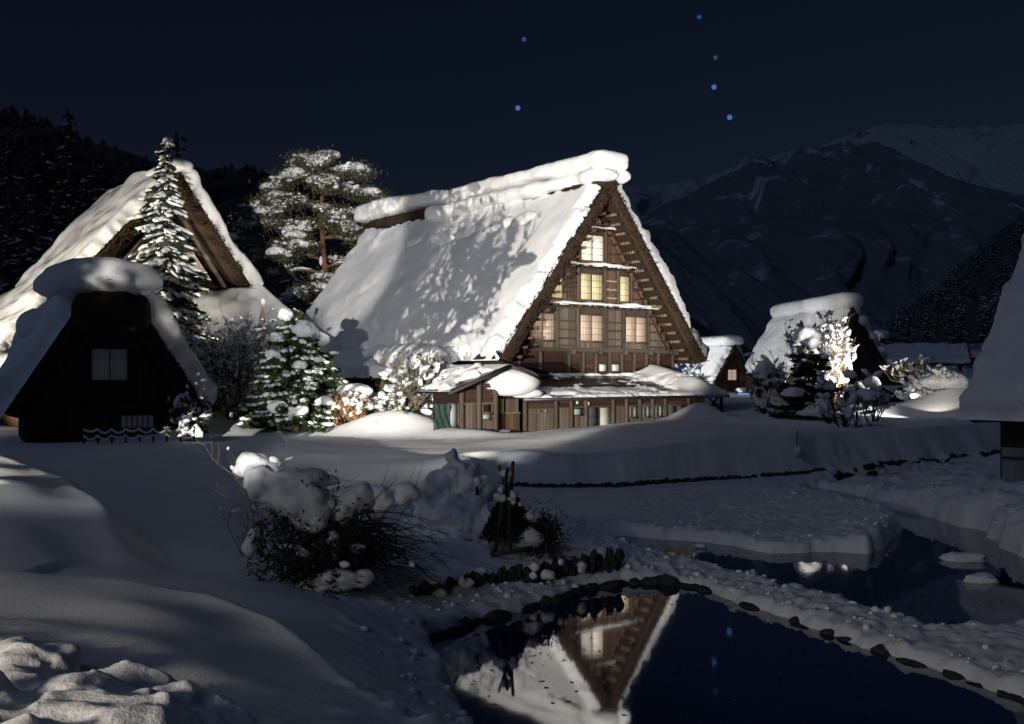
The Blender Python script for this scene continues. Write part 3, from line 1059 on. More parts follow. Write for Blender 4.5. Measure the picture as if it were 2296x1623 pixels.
snow_patch(mb, (-7.15, 0.02, EZ - 0.02), (-7.15, 23.4, EZ - 0.02), (-0.2, 23.3, AZ - 0.25), (-0.2, 0.05, AZ - 0.25), 0.50, 90, 150, 0.45, 0.15, 0.35, 0.5, 2.2, 3, extra=lumpy, sag=0.05)
mb.build('snow', M['snow_roof'], roof, smooth=True)
mb = MB()
snow_patch(mb, (7.15, -0.06, EZ), (7.15, 23.3, EZ), (0.35, 23.3, AZ - 0.45), (0.35, -0.10, AZ - 0.45), 0.70, 90, 60, 0.30, 0.28, 0.8, 0.16, 2.4, 9)
mb.build('snow', M['snow'], roof, smooth=True)
# long snow slab lying along the ridge, overhanging at both ends
mb = MB()
pth = dens((0.05, -0.5, 13.30), (-0.1, 24.0, 13.25), 90)
pth[:, 2] += 0.10 * fbm(pth[:, 1], 0, 0, 0.25, 2, 15) + 0.12 * sst((pth[:, 1] - 14) / 8)
loaf(mb, pth, 1.12 + 0.12 * fbm(pth[:, 1], 2, 0, 0.3, 2, 5), (0.56 + 0.10 * fbm(pth[:, 1], 0, 0, 0.35, 3, 6)) * (0.85 + 0.3 * sst((pth[:, 1] - 12) / 10)), p=3.6, amp=0.075, fr=0.9, seed=11, n=56, endr=0.5, flat=0.8)
mb.build('ridge_snow', M['snow'], roof, smooth=True)
# second roll of snow that has slipped under the slab, then a string of smaller rolls
mb = MB()
pth = dens((-0.35, -0.6, 12.62), (-1.15, 14.2, 12.15), 60)
pth[:, 0] += 0.16 * fbm(pth[:, 1], 0, 0, 0.5, 2, 25)
pth[:, 2] += 0.14 * fbm(pth[:, 1], 0, 0, 0.45, 2, 26)
loaf(mb, pth, 0.85 + 0.18 * fbm(pth[:, 1], 2, 0, 0.45, 2, 27), 0.44 + 0.12 * fbm(pth[:, 1], 2, 5, 0.5, 2, 28), p=2.4, amp=0.13, fr=0.8, seed=21, n=40, endr=0.9, flat=0.8)
mb.build('ridge_snow', M['snow'], roof, smooth=True)
mb = MB()
loaf(mb, dens((0.75, -0.5, 12.7), (0.85, 9, 12.6), 40), 0.5, 0.4, p=2.2, amp=0.1, seed=22, n=24, endr=0.8, flat=0.8)
mb.build('ridge_snow', M['snow'], roof, smooth=True)
rg = np.random.default_rng(31)
y = 3.6
while y < 15.0:
    ln = rg.uniform(1.0, 2.0)
    x0 = -1.75 - rg.uniform(0, 0.3)
    tw = rg.uniform(-0.25, 0.25)
    k = (AZ - EZ) / 7.0
    mb = MB()
    loaf(mb, dens((x0 + tw, y, AZ + x0 * k + 0.42 + tw), (x0 - tw, y + ln, AZ + (x0) * k + 0.40 - tw), 16), rg.uniform(0.42, 0.58), rg.uniform(0.36, 0.55), p=2.1, amp=0.16, fr=1.6, seed=int(y * 10), n=20, endr=0.5, flat=0.9)
    mb.build('snow_roll', M['snow'], roof, smooth=True)
    y += ln * 0.9

# gable wall recessed under the rakes
YW = 1.2
hwz = lambda z: max(0.0, 6.0 * (11.5 - z) / 8.3)
gable_wall(house, [(-5.75, 2.55), (5.75, 2.55), (5.75, 3.9), (5.4, 4.0), (0, 11.45), (-5.4, 4.0), (-5.75, 3.9)], YW + 0.1, M['beam_dark'], 'gable_wall')
w3 = [(-4.29, -2.66), (-1.05, 0.59), (2.13, 3.70)]
w2 = [(-2.92, -2.14), (-1.02, 0.56), (1.72, 2.46)]
w1 = [(-0.97, 0.62)]
boards(house, -5.4, 5.4, 3.98, 6.0, YW + 0.055, 0.205, M['plank'], w3, hwz)
boards(house, -5.4, 5.4, 3.98, 4.3, YW + 0.045, 0.205, M['plank'], [(-9, -4.3), (-2.66, -1.06), (0.6, 2.12), (3.7, 9)], hwz)
boards(house, -3.9, 3.9, 6.16, 8.04, YW + 0.055, 0.205, M['plank_brown'], w2, hwz)
boards(house, -2.5, 2.5, 8.2, 10.0, YW + 0.055, 0.205, M['plank_brown'], w1, hwz)
boards(house, -1.1, 1.1, 10.12, 11.3, YW + 0.055, 0.205, M['plank_brown'], (), hwz)
for a, b_ in w3:
    window(house, a, b_, 4.36, 5.70, YW, 'paper_peach', 2, 15, 3, 'beam')
for (a, b_), c in zip(w2, (1, 2, 1)):
    window(house, a, b_, 6.46, 7.80, YW, 'paper_yellow', c, 7 * c, 3, 'beam')
window(house, -0.97, 0.62, 8.46, 9.80, YW, 'paper_white', 2, 0, 3, 'plank_brown')
window(house, 2.78, 3.10, 7.2, 7.5, YW, 'paper_yellow', 1, 4, 0, 'beam_dark', sill=False)
# uprights and rails
for u in (-4.42, -2.56, -1.17, 0.70, 2.02, 3.83):
    piece('post', house, (u, YW - 0.02, 5.0), (0.14, 0.14, 2.05), M['beam'])
for u in (-3.05, -2.03, -1.14, 0.70, 1.62, 2.58):
    piece('post', house, (u, YW - 0.02, 7.1), (0.12, 0.14, 1.9), M['beam'])
for u in (-1.1, 0.74):
    piece('post', house, (u, YW - 0.02, 9.1), (0.11, 0.14, 1.8), M['plank_brown'])
for zz in (4.12, 4.48, 4.92, 5.36):
    for a, b_ in ((-5.3, -4.5), (-2.48, -1.25), (0.78, 1.94), (3.92, 5.3)):
        b_ = min(b_, hwz(zz) - 0.1)
        a = max(a, -hwz(zz) + 0.1)
        if b_ > a + 0.1:
            piece('rail', house, ((a + b_) / 2, YW + 0.015, zz), (b_ - a, 0.05, 0.085), M['beam_dark'])
for zz in (6.62, 7.06, 7.5):
    for a, b_, mm in ((-1.96, -1.22, 'beam_dark'), (0.77, 1.55, 'pale_rope'), (2.66, 3.6, 'beam_dark'), (-3.8, -3.12, 'beam_dark')):
        b_, a = min(b_, hwz(zz) - 0.1), max(a, -hwz(zz) + 0.1)
        if b_ > a + 0.1:
            piece('rail', house, ((a + b_) / 2, YW + 0.015, zz), (b_ - a, 0.05, 0.085), M[mm])
for zz in (8.42, 8.9, 9.4):
    for a, b_ in ((-2.3, -1.17), (0.81, 2.3)):
        b_, a = min(b_, hwz(zz) - 0.1), max(a, -hwz(zz) + 0.1)
        if b_ > a + 0.1:
            piece('rail', house, ((a + b_) / 2, YW + 0.015, zz), (b_ - a, 0.05, 0.08), M['beam_dark'])
for zz, hl in ((6.08, 3.9), (8.12, 2.4), (10.06, 1.05)):
    piece('cross_beam', house, (0, YW, zz), (hl * 2, 0.16, 0.13), M['beam_dark'])
# narrow snow-covered hood over each row of windows
for zz, a, b_, dp in ((6.18, -4.3, 4.35, 0.55), (8.20, -2.6, 2.75, 0.5), (10.12, -1.25, 1.5, 0.42)):
    m2 = MB()
    m2.bar((a, YW - dp * 0.5, zz - 0.03), (b_, YW - dp * 0.5, zz - 0.03), dp, 0.05)
    for u in np.arange(a + 0.2, b_, 0.55):
        m2.box((u, YW - dp * 0.5, zz - 0.085), (0.07, dp * 0.9, 0.06))
    ho = m2.build('window_hood', M['beam_dark'], house)
    m2 = MB()
    snow_patch(m2, (a + 0.1, YW - dp - 0.02, zz), (b_ - 0.1, YW - dp - 0.02, zz), (b_ - 0.1, YW, zz + 0.02), (a + 0.1, YW, zz + 0.02), 0.13, 12, 60, 0.16, 0.6, 0.9, 0.05, 3, 41)
    m2.build('snow', M['snow'], ho, smooth=True)
# inner rafters and lashed purlins under the rakes
for s in (-1, 1):
    m2 = MB()
    m2.bar((s * 5.62, YW - 0.05, 3.75), (s * 0.15, YW - 0.05, 11.2), 0.2, 0.18, (0, 1, 0))
    m2.build('rafter', M['plank_brown'], house)
    for i in range(17):
        q = 0.04 + i * 0.056
        x, z = s * (7.0 - 0.95) * (1 - q) * 0.985, EZ - 0.12 + (AZ - 0.95 / 7 * (AZ - EZ) - EZ + 0.12) * q - 0.08
        m2 = MB()
        m2.bar((x, -0.02, z), (x, YW + 0.05, z), 0.13, 0.13)
        pu = m2.build('purlin', M['plank_brown'], house)
        m2 = MB()
        for j in range(random.choice((2, 3, 3, 4))):
            m2.box((x - s * 0.015, 0.10 + j * 0.16, z), (0.15, 0.06, 0.13))
        m2.build('lashing', M['pale_rope'], pu)
# beam and the boarded band below
piece('beam', house, (0.2, YW - 0.06, 3.90), (12.2, 0.26, 0.2), M['beam'])
ups = [-5.7, -4.94, -3.6, -1.76, -0.81, 0.05, 1.01, 1.87, 2.79, 3.68, 4.59, 5.72]
for i, u in enumerate(ups):
    piece('post', house, (u, YW - 0.03, 3.24), (0.15, 0.16, 1.1), M['beam'])
    if i % 2 == 1:
        piece('beam_end', house, (u + 0.05, YW - 0.28, 3.79), (0.2, 0.3, 0.16), M['beam'])
sm = [(0.24, 0.80), (1.11, 1.73), (3.80, 4.44)]
for a, b_ in zip(ups[:-1], ups[1:]):
    hboards(house, a + 0.08, b_ - 0.08, 2.6, 3.8, YW + 0.05, 0.2, M['plank_red'])
for i, (a, b_) in enumerate(sm):
    window(house, a, b_, 2.82, 3.2, YW - 0.01, 'paper_dim', 1, 3 if i == 1 else 0, 0, 'beam_dark', sill=False, fw=0.04)
# flank and back walls
solid(house, 'side_wall', [((-5.85, 12, 1.4), (0.12, 21.4, 4.2)), ((5.85, 12, 1.4), (0.12, 21.4, 4.2))], M['beam_dark'])
gable_wall(house, [(5.75, 0.0), (-5.75, 0.0), (-5.4, 4.0), (0, 11.4), (5.4, 4.0)], 22.0, M['plank_brown'], 'back_wall')

# lean-to along the foot of the gable
YL = -2.6
solid(house, 'lean_to_wall', [((-1.8, YL + 0.12, 0.7), (11.5, 0.08, 1.9))], M['plank_red'])
lean = MB()
NU = 60
us = np.linspace(-8.2, 5.15, NU)
lean.grid(np.array([[(u, -3.25, 1.62) for u in us], [(u, 1.05, 2.66) for u in us]]))
lean.grid(np.array([[(u, -3.25, 1.56) for u in us], [(u, 1.05, 2.60) for u in us]]), flip=True)
lean.box((-1.52, -3.27, 1.57), (13.4, 0.05, 0.14))
for yy in (-2.2, -1.1, 0.0):
    lean.box((-1.52, yy, 1.628 + (yy + 3.25) * 0.242), (13.35, 0.03, 0.03))
lean.box((5.16, -1.1, 2.1), (0.05, 0.3, 0.1))
lr = lean.build('lean_to_roof', M['roof_metal'], house)


def patchy(S, T, P):
    u, yv = P[..., 0], P[..., 1]
    nz_ = fbm(u * 0.55, yv * 1.5, 0, 0.9, 4, 52) + 0.45 * fbm(u, yv * 2, 0, 2.2, 2, 53)
    lower = 1 - sst((yv + 2.5) / 1.9)
    top = sst((yv - 0.72) / 0.2) * (u < 3.2)
    right = sst((u - 1.6) / 1.6)
    k = 1.25 * lower + 0.9 * top + 1.2 * right - 0.36 + 0.75 * nz_
    return -0.2 + 0.30 * np.clip(k, 0, 0.7) + 0.45 * right * np.exp(-((u - 3.9) / 1.1) ** 2) * sst((yv + 3.4) / 1.2)


m2 = MB()
snow_patch(m2, (-8.1, -3.3, 1.63), (5.35, -3.3, 1.63), (5.35, 1.05, 2.68), (-8.1, 1.05, 2.68), 0.10, 70, 190, 0.18, 0.2, 1.0, 0.08, 3, 51, extra=patchy, lift=-0.03)
m2.build('snow', M['snow'], lr, smooth=True)
m2 = MB()
m2.blob((-8.5, -2.75, 2.34), (1.36, 1.1, 0.72), 4, 0.06, 0.9, 3, 0.05, flat=0.8)
m2.build('snow_mound', M['snow'], lr, smooth=True)
m2 = MB()
m2.blob((-7.85, -3.05, 1.84), (0.8, 0.55, 0.28), 3, 0.1, 0.9, 5, flat=0.6)
m2.build('snow_mound', M['snow'], lr, smooth=True)
pl = [-7.6, -5.81, -4.91, -4.01, -2.28, -1.41, -0.52, 0.34, 1.22, 2.89, 3.92]
for u in pl:
    piece('post', house, (u, YL, 0.75), (0.15, 0.16, 1.75), M['beam'])
for a, b_ in zip(pl[:-1], pl[1:]):
    hboards(house, a + 0.08, b_ - 0.08, 1.2, 1.52, YL + 0.04, 0.16, M['plank_red'])
    piece('rail', house, ((a + b_) / 2, YL + 0.02, 1.17), (b_ - a - 0.16, 0.1, 0.06), M['beam'])
boards(house, -7.5, -5.9, -0.3, 1.14, YL + 0.05, 0.19, M['plank'])
boards(house, -5.72, -5.0, -0.3, 1.14, YL + 0.05, 0.19, M['plank'])
boards(house, -4.82, -4.1, -0.3, 0.74, YL + 0.05, 0.19, M['plank'])
window(house, -4.8, -4.12, 0.8, 1.1, YL + 0.03, 'pane_grey', 1, 0, 0, 'beam_dark', sill=False, fw=0.04)
boards(house, -2.2, -1.5, -0.3, 1.14, YL + 0.05, 0.19, M['plank'])
for i in (5, 6, 7):
    a, b_ = pl[i] + 0.09, pl[i + 1] - 0.09
    window(house, a, b_, 0.62, 1.12, YL + 0.03, 'pane_grey', 2, 0, 0, 'beam', sill=True, fw=0.04)
    boards(house, a, b_, -0.3, 0.55, YL + 0.05, 0.19, M['plank'])
window(house, 1.33, 2.8, 0.6, 1.12, YL + 0.03, 'pane_dark', 2, 0, 0, 'beam', sill=True, fw=0.05)
boards(house, 1.33, 2.8, -0.2, 0.52, YL + 0.05, 0.19, M['plank'])
boards(house, 3.0, 3.85, 0.0, 1.14, YL + 0.05, 0.19, M['plank_brown'])
# sliding doors
for k, (a, b_, mm, yy) in enumerate(((-3.92, -3.14, 'pane_dark', 0.05), (-3.16, -2.38, 'door_pale', 0.02))):
    d_ = MB()
    d_.box(((a + b_) / 2, YL + yy, 0.55), (b_ - a, 0.03, 1.16))
    do = d_.build('sliding_door', M[mm], house)
    d_ = MB()
    for z in ((-0.02, 0.32, 0.72, 1.12) if k == 0 else (-0.02, 1.12)):
        d_.box(((a + b_) / 2, YL + yy - 0.02, z), (b_ - a, 0.03, 0.045))
    for u in (a + 0.02, b_ - 0.02):
        d_.box((u, YL + yy - 0.021, 0.55), (0.045, 0.03, 1.18))
    d_.build('door_frame', M['beam_dark' if k == 0 else 'beam'], do)
solid(house, 'notice', [((-4.5, YL - 0.01, 1.38), (0.2, 0.02, 0.14))], M['door_pale'])
solid(house, 'notice', [((-3.86, YL - 0.05, 1.33), (0.1, 0.02, 0.16))], M['plaster'])
for u in (-6.78, -6.42):
    m2 = MB()
    m2.blob((u, YL - 0.04, 1.03), (0.07, 0.05, 0.07), 2, 0)
    m2.tube([(u, YL + 0.03, 1.03), (u, YL - 0.03, 1.03)], 0.025)
    m2.build('meter_dial', M['pane_dark'], house, smooth=True)
# braced bracket frame at the right-hand end
m2 = MB()
m2.bar((5.0, YL - 0.3, -0.2), (5.0, YL - 0.3, 1.5), 0.12, 0.12, (0, 1, 0))
m2.bar((3.95, YL - 0.3, 0.72), (5.05, YL - 0.3, 0.72), 0.09, 0.09)
m2.bar((4.0, YL - 0.3, 0.85), (4.75, YL - 0.3, 1.5), 0.08, 0.08, (0, 1, 0))
m2.bar((4.05, YL - 0.36, 1.45), (5.1, YL - 0.36, 0.75), 0.08, 0.08, (0, 1, 0))
m2.build('brace_frame', M['beam_dark'], house)

# little gabled porch at the left-hand corner
YA = -3.0
pr = MB()
for s, e in ((-1, 3.15), (1, 1.7)):
    for dz in (0.0, -0.1):
        pr.grid(np.array([[(-9.25, YA - 0.7, 3.12 + dz), (-9.25, 1.5, 3.12 + dz)], [(-9.25 + s * e, YA - 0.7, 3.12 - e * 0.36 + dz), (-9.25 + s * e, 1.5, 3.12 - e * 0.36 + dz)]]), flip=(s * (1 if dz == 0 else -1) < 0))
po = pr.build('porch_roof', M['roof_metal'], house)
m2 = MB()
m2.bar((-9.2, YA - 0.72, 3.06), (-12.45, YA - 0.72, 1.90), 0.07, 0.2, (0, 1, 0))
m2.bar((-9.3, YA - 0.72, 3.06), (-7.55, YA - 0.72, 2.42), 0.07, 0.2, (0, 1, 0))
m2.build('bargeboard', M['beam'], po)
m2 = MB()
snow_patch(m2, (-12.4, YA - 0.6, 1.99), (-12.4, 1.4, 1.99), (-9.3, 1.4, 3.14), (-9.3, YA - 0.6, 3.14), 0.07, 50, 60, 0.2, 0.9, 1.3, 0.3, 2.5, 71,
           extra=lambda S, T, P: 0.22 * fbm(P[..., 0] * 0.7, P[..., 1], 0, 1.5, 3, 72) - 0.05, lift=-0.03)
m2.build('snow', M['snow'], po, smooth=True)
gable_wall(house, [(-12.2, -0.3), (-7.7, -0.3), (-7.7, 2.45), (-9.25, 3.0), (-12.2, 1.95)], YA + 0.75, M['plank_red'], 'porch_wall')
for u in (-11.32, -10.42, -9.55):
    piece('post', house, (u, YA, 1.05), (0.16, 0.16, 2.7), M['plank'])
boards(house, -11.22, -10.52, -0.3, 1.42, YA + 0.05, 0.19, M['plank'])
boards(house, -10.32, -9.65, -0.3, 0.72, YA + 0.05, 0.19, M['plank'])
hboards(house, -11.24, -9.6, 1.48, 2.05, YA + 0.05, 0.19, M['plank_red'])
hboards(house, -11.0, -9.6, 2.1, 2.3, YA + 0.05, 0.19, M['plank_red'])
piece('rail', house, (-10.43, YA - 0.01, 1.45), (1.9, 0.1, 0.07), M['plank'])
window(house, -10.28, -9.68, 0.76, 0.98, YA + 0.03, 'pane_grey', 1, 0, 0, 'plank_brown', sill=False, fw=0.04)
window(house, -10.2, -9.72, 1.06, 1.42, YA + 0.03, 'void', 1, 0, 0, 'plank_brown', fw=0.05)
window(house, -11.95, -11.45, 0.5, 1.45, YA + 0.06, 'pane_grey', 1, 0, 0, 'beam', fw=0.05)
for i in range(6):
    piece('slat', house, (-12.1 + i * 0.13, YA + 0.02, 0.1), (0.06, 0.04, 0.7), M['plank'])
m2 = MB()
P = np.array([[(-12.75 + 0.75 * i / 8 + 0.04 * math.sin(j), YA - 0.05 + 0.06 * math.sin(i * 2.1 + j), 0.3 + 1.15 * j / 8) for i in range(9)] for j in range(9)])
m2.grid(P)
m2.grid(P + np.array([0, 0.02, 0]), flip=True)
m2.build('tarpaulin', M['tarp'], house, smooth=True)
# washing place between porch and lean-to
boards(house, -9.46, -7.7, -0.3, 0.96, YL + 0.25, 0.16, M['plank_brown'])
boards(house, -8.5, -7.75, 1.0, 1.6, YL + 0.27, 0.19, M['plank'])
piece('rail', house, (-8.58, YL + 0.22, 0.98), (1.8, 0.06, 0.05), M['plank'])
for i in range(9):
    piece('slat', house, (-9.38 + i * 0.095, YL + 0.24, 1.3), (0.06, 0.03, 0.62), M['olive'])
m2 = MB()
m2.box((-8.85, YL + 0.02, 0.05), (0.95, 0.3, 0.24))
si = m2.build('wash_basin', M['plank'], house)
m2 = MB()
m2.blob((-8.8, YL + 0.0, 0.2), (0.46, 0.16, 0.08), 2, 0.2, 2, 3)
m2.build('snow', M['snow'], si, smooth=True)

# lower aisle roof on the left flank and its drifted snow
m2 = MB()
m2.grid(np.array([[(-9.3, 3.5, 2.55), (-9.3, 21, 2.55)], [(-6.0, 3.5, 3.6), (-6.0, 21, 3.6)]]), flip=True)
m2.box((-9.28, 12.2, 2.5), (0.08, 17.4, 0.14))
ar = m2.build('aisle_roof', M['roof_metal'], house)
m2 = MB()
snow_patch(m2, (-9.55, 3.2, 2.55), (-9.55, 21.4, 2.55), (-5.9, 21.4, 4.2), (-6.3, 3.0, 3.75), 0.55, 40, 90, 0.5, 0.3, 0.6, 0.1, 2, 81)
m2.build('snow', M['snow'], ar, smooth=True)
m2 = MB()
m2.blob((-9.0, 4.6, 3.5), (1.3, 2.7, 0.72), 4, 0.08, 0.9, 83)
m2.build('snow_mound', M['snow'], ar, smooth=True)
solid(house, 'aisle_wall', [((-8.9, 12.3, 1.0), (0.08, 17.2, 3.0))], M['plank_red'])
for yy in np.arange(4, 21, 1.05):
    piece('post', house, (-9.0, yy, 1.2), (0.14, 0.14, 2.7), M['plank_brown'])


# ================================================================== dark hut on the left
hut = thing('thatched_hut', 'small unlit thatched hut with a huge snow cap, left edge of the snowfield', 'hut', (-15.75, 43.0, 1.0), R(27))
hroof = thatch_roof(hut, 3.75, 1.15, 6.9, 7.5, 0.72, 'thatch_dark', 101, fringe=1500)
mb = MB()      # bulging thatch hood over the top of the gable
loaf(mb, dens((-1.5, 0.05, 5.0), (1.5, 0.05, 5.0), 30), 0.5, 0.85, side=(0, 1, 0), p=2.6, amp=0.1, fr=2, seed=102, endr=0.35, flat=0.75)
mb.build('thatch_hood', M['thatch_dark'], hroof, smooth=True)
mb = MB()
snow_patch(mb, (-4.0, 0.25, 1.05), (-4.0, 7.9, 1.05), (-0.6, 7.9, 6.3), (-0.75, 0.35, 6.2), 0.75, 60, 60, 0.6, 0.3, 0.5, 0.35, 1.6, 103,
           extra=lambda S, T, P: 0.35 * np.exp(-((S - 0.62) / 0.16) ** 2) * sst((T - 0.15) / 0.5))
mb.build('snow', M['snow'], hroof, smooth=True)
mb = MB()
snow_patch(mb, (3.85, 0.15, 1.15), (3.85, 7.9, 1.15), (0.9, 7.9, 5.9), (0.95, 0.2, 5.8), 0.85, 60, 50, 0.6, 0.3, 0.7, 0.2, 1.6, 104)
mb.build('snow', M['snow'], hroof, smooth=True)
mb = MB()
pth = dens((-0.15, -0.7, 6.35), (-0.3, 7.6, 6.4), 60)
loaf(mb, pth, 2.3, 1.0, p=2.2, amp=0.05, fr=0.8, seed=105, n=52, endr=1.8, flat=0.55)
mb.build('ridge_snow', M['snow'], hroof, smooth=True)
mb = MB()
loaf(mb, dens((-0.1, 0.0, 6.0), (-0.2, 7.4, 6.0), 40), 1.75, 0.45, p=2.3, amp=0.06, seed=106, endr=0.6, flat=0.9)
mb.build('ridge_snow', M['snow'], hroof, smooth=True)
mb = MB()
loaf(mb, dens((-2.2, 1.6, 4.5), (-2.0, 7.6, 4.9), 40), 1.1, 0.75, p=2.2, amp=0.08, fr=0.9, seed=107, endr=1.0, flat=0.9)
mb.build('ridge_snow', M['snow'], hroof, smooth=True)
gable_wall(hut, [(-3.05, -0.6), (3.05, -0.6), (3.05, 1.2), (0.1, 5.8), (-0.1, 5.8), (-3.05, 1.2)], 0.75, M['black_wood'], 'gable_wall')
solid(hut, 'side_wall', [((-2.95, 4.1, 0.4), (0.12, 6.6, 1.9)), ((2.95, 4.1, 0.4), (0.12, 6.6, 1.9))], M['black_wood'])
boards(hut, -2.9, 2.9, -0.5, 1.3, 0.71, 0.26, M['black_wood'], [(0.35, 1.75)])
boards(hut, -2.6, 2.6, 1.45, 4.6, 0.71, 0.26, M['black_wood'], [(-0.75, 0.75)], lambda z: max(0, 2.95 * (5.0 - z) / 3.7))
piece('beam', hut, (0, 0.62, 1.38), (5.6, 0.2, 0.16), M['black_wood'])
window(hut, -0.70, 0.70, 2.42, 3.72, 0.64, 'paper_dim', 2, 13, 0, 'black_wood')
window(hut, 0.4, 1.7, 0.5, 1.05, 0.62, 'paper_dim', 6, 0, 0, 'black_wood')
for s in (-1, 1):
    m2 = MB()
    m2.bar((s * 2.75, 0.62, 1.25), (s * 0.1, 0.62, 5.3), 0.14, 0.12, (0, 1, 0))
    m2.build('rafter', M['black_wood'], hut)
m2 = MB()
m2.blob((-0.35, 0.12, 4.62), (0.17, 0.14, 0.17), 3, 0.1)
m2.build('snow', M['snow'], hroof, smooth=True)
# rope fence hung with snow in front of the hut
fence = thing('rope_fence', 'low stake fence with sagging ropes under snow, before the dark hut', 'fence', (-14.6, 41.6, 1.0), R(12))
for i in range(9):
    piece('stake', fence, (-1.6 + i * 0.5, 0, 0.2 + 0.0), (0.07, 0.07, 0.95), M['black_wood'])
for k, z in enumerate((0.58, 0.34)):
    for i in range(8):
        a = np.linspace(0, 1, 9)
        P = np.stack([-1.6 + 0.5 * (i + a), np.full(9, -0.05), z - 0.16 * 4 * a * (1 - a) * (1 if (i + k) % 3 else 0.6)], -1)
        m2 = MB()
        m2.tube(P, 0.02, 5)
        ro = m2.build('rope', M['straw'], fence)
        m2 = MB()
        m2.tube(P + np.array([0, 0, 0.035]), 0.035 + 0.02 * np.sin(a * 9 + i) ** 2, 6)
        m2.build('snow', M['snow'], ro, smooth=True)

# ================================================================== floodlit house at the back left (hipped thatch with a gable on top)
TL = R(37)
lh = thing('floodlit_thatched_house', 'floodlit thatched house with cream plaster gable, behind the dark hut', 'farmhouse', (-18.9, 60.0, 1.0), TL)
b0 = 1.0
m2 = MB()
lroof = thatch_roof(lh, 4.9, 7.75, 13.55, 10.0, 1.0, 'thatch', 201, fringe=1800, ext=0.16)
m2 = MB()


def bumpy(S, T, P):
    return 0.16 * fbm(P[..., 0], P[..., 1], P[..., 2], 0.45, 2, 203)


snow_patch(m2, (-9.6, -3.6, 2.9), (-9.6, 13.0, 2.9), (-4.7, 10.2, 7.8), (-4.7, 0.0, 7.8), 0.75, 50, 70, 0.7, 0.2, 0.5, 0.1, 1.5, 204, edges=(1, 0, 1, 1), extra=bumpy)
snow_patch(m2, (-5.1, 0.25, 7.45), (-5.1, 10.4, 7.45), (-0.1, 9.6, 13.5), (-0.1, 0.1, 13.5), 0.72, 60, 60, 0.45, 0.2, 0.5, 0.25, 1.8, 205, edges=(0, 0, 1, 1), extra=bumpy)
m2.build('snow', M['snow'], lroof, smooth=True)
m2 = MB()
snow_patch(m2, (9.6, -3.6, 2.9), (9.6, 13.0, 2.9), (4.7, 10.2, 7.8), (4.7, 0.0, 7.8), 0.7, 50, 70, 0.7, 0.2, 0.5, 0.1, 1.5, 206, edges=(1, 0, 1, 1))
snow_patch(m2, (5.1, -0.1, 7.45), (5.1, 10.4, 7.45), (0.1, 10.2, 13.5), (0.1, -0.1, 13.5), 0.72, 60, 60, 0.4, 0.3, 0.7, 0.12, 2, 207, edges=(0, 0, 1, 1))
m2.build('snow', M['snow'], lroof, smooth=True)
m2 = MB()
snow_patch(m2, (-9.6, -3.7, 2.9), (9.6, -3.7, 2.9), (4.8, 0.5, 7.3), (-4.8, 0.5, 7.3), 0.7, 50, 70, 0.6, 0.25, 0.5, 0.1, 1.5, 208, edges=(1, 1, 0, 0), extra=bumpy)
m2.build('snow', M['snow'], lroof, smooth=True)
m2 = MB()
loaf(m2, dens((0, -0.4, 13.75), (0, 9.9, 13.4), 50), 0.75, 0.5, p=2.3, amp=0.1, seed=209, endr=0.7)
m2.build('ridge_snow', M['snow'], lroof, smooth=True)
# lower thatch skirt beneath the snow
m2 = MB()
rim = [(-9.3, -3.4), (9.3, -3.4), (9.3, 12.8), (-9.3, 12.8)]
top = [(-4.6, 0.3), (4.6, 0.3), (4.6, 9.9), (-4.6, 9.9)]
for i in range(4):
    j = (i + 1) % 4
    m2.grid(np.array([[(*rim[i], 2.85), (*rim[j], 2.85)], [(*top[i], 7.7), (*top[j], 7.7)]]))
    m2.grid(np.array([[(*rim[i], 2.25), (*rim[j], 2.25)], [(*rim[i], 2.85), (*rim[j], 2.85)]]))
    m2.grid(np.array([[(rim[i][0] * 0.9, rim[i][1] + (0.8 if i < 2 else -0.8), 2.3), (rim[j][0] * 0.9, rim[j][1] + (0.8 if j < 2 else -0.8), 2.3)], [(*rim[i], 2.25), (*rim[j], 2.25)]]))
m2.build('thatch_skirt', M['thatch'], lroof)
solid(lh, 'wall', [((0, 4.7, 0.7), (15.5, 14.0, 3.2))], M['plank_brown'])
gable_wall(lh, [(-3.5, 7.35), (3.5, 7.35), (0, 11.6)], 1.25, M['plaster'], 'plaster_gable')
for z, w in ((8.15, 5.2), (7.42, 6.3)):
    piece('beam', lh, (0, 1.15, z), (w, 0.2, 0.24 if z > 8 else 0.3), M['plank_brown'])
for u, z0, z1 in ((-1.0, 7.5, 10.2), (0, 7.5, 11.3), (1.0, 7.5, 10.2)):
    piece('post', lh, (u, 1.16, (z0 + z1) / 2), (0.16, 0.14, z1 - z0), M['plank_brown'])
for s in (-1, 1):
    m2 = MB()
    m2.bar((s * 3.7, 0.3, 7.1), (s * 0.05, 0.3, 11.9), 0.16, 0.42, (0, 1, 0))
    m2.build('bargeboard', M['beam'], lh)
solid(lh, 'vent', [((1.55, 1.2, 8.75), (0.42, 0.06, 0.26))], M['void'])
solid(lh, 'vent', [((0.75, 1.2, 9.6), (0.3, 0.06, 0.3))], M['void'])
solid(lh, 'sill_beam', [((0, 0.75, 7.2), (7.4, 0.5, 0.2))], M['black_wood'])


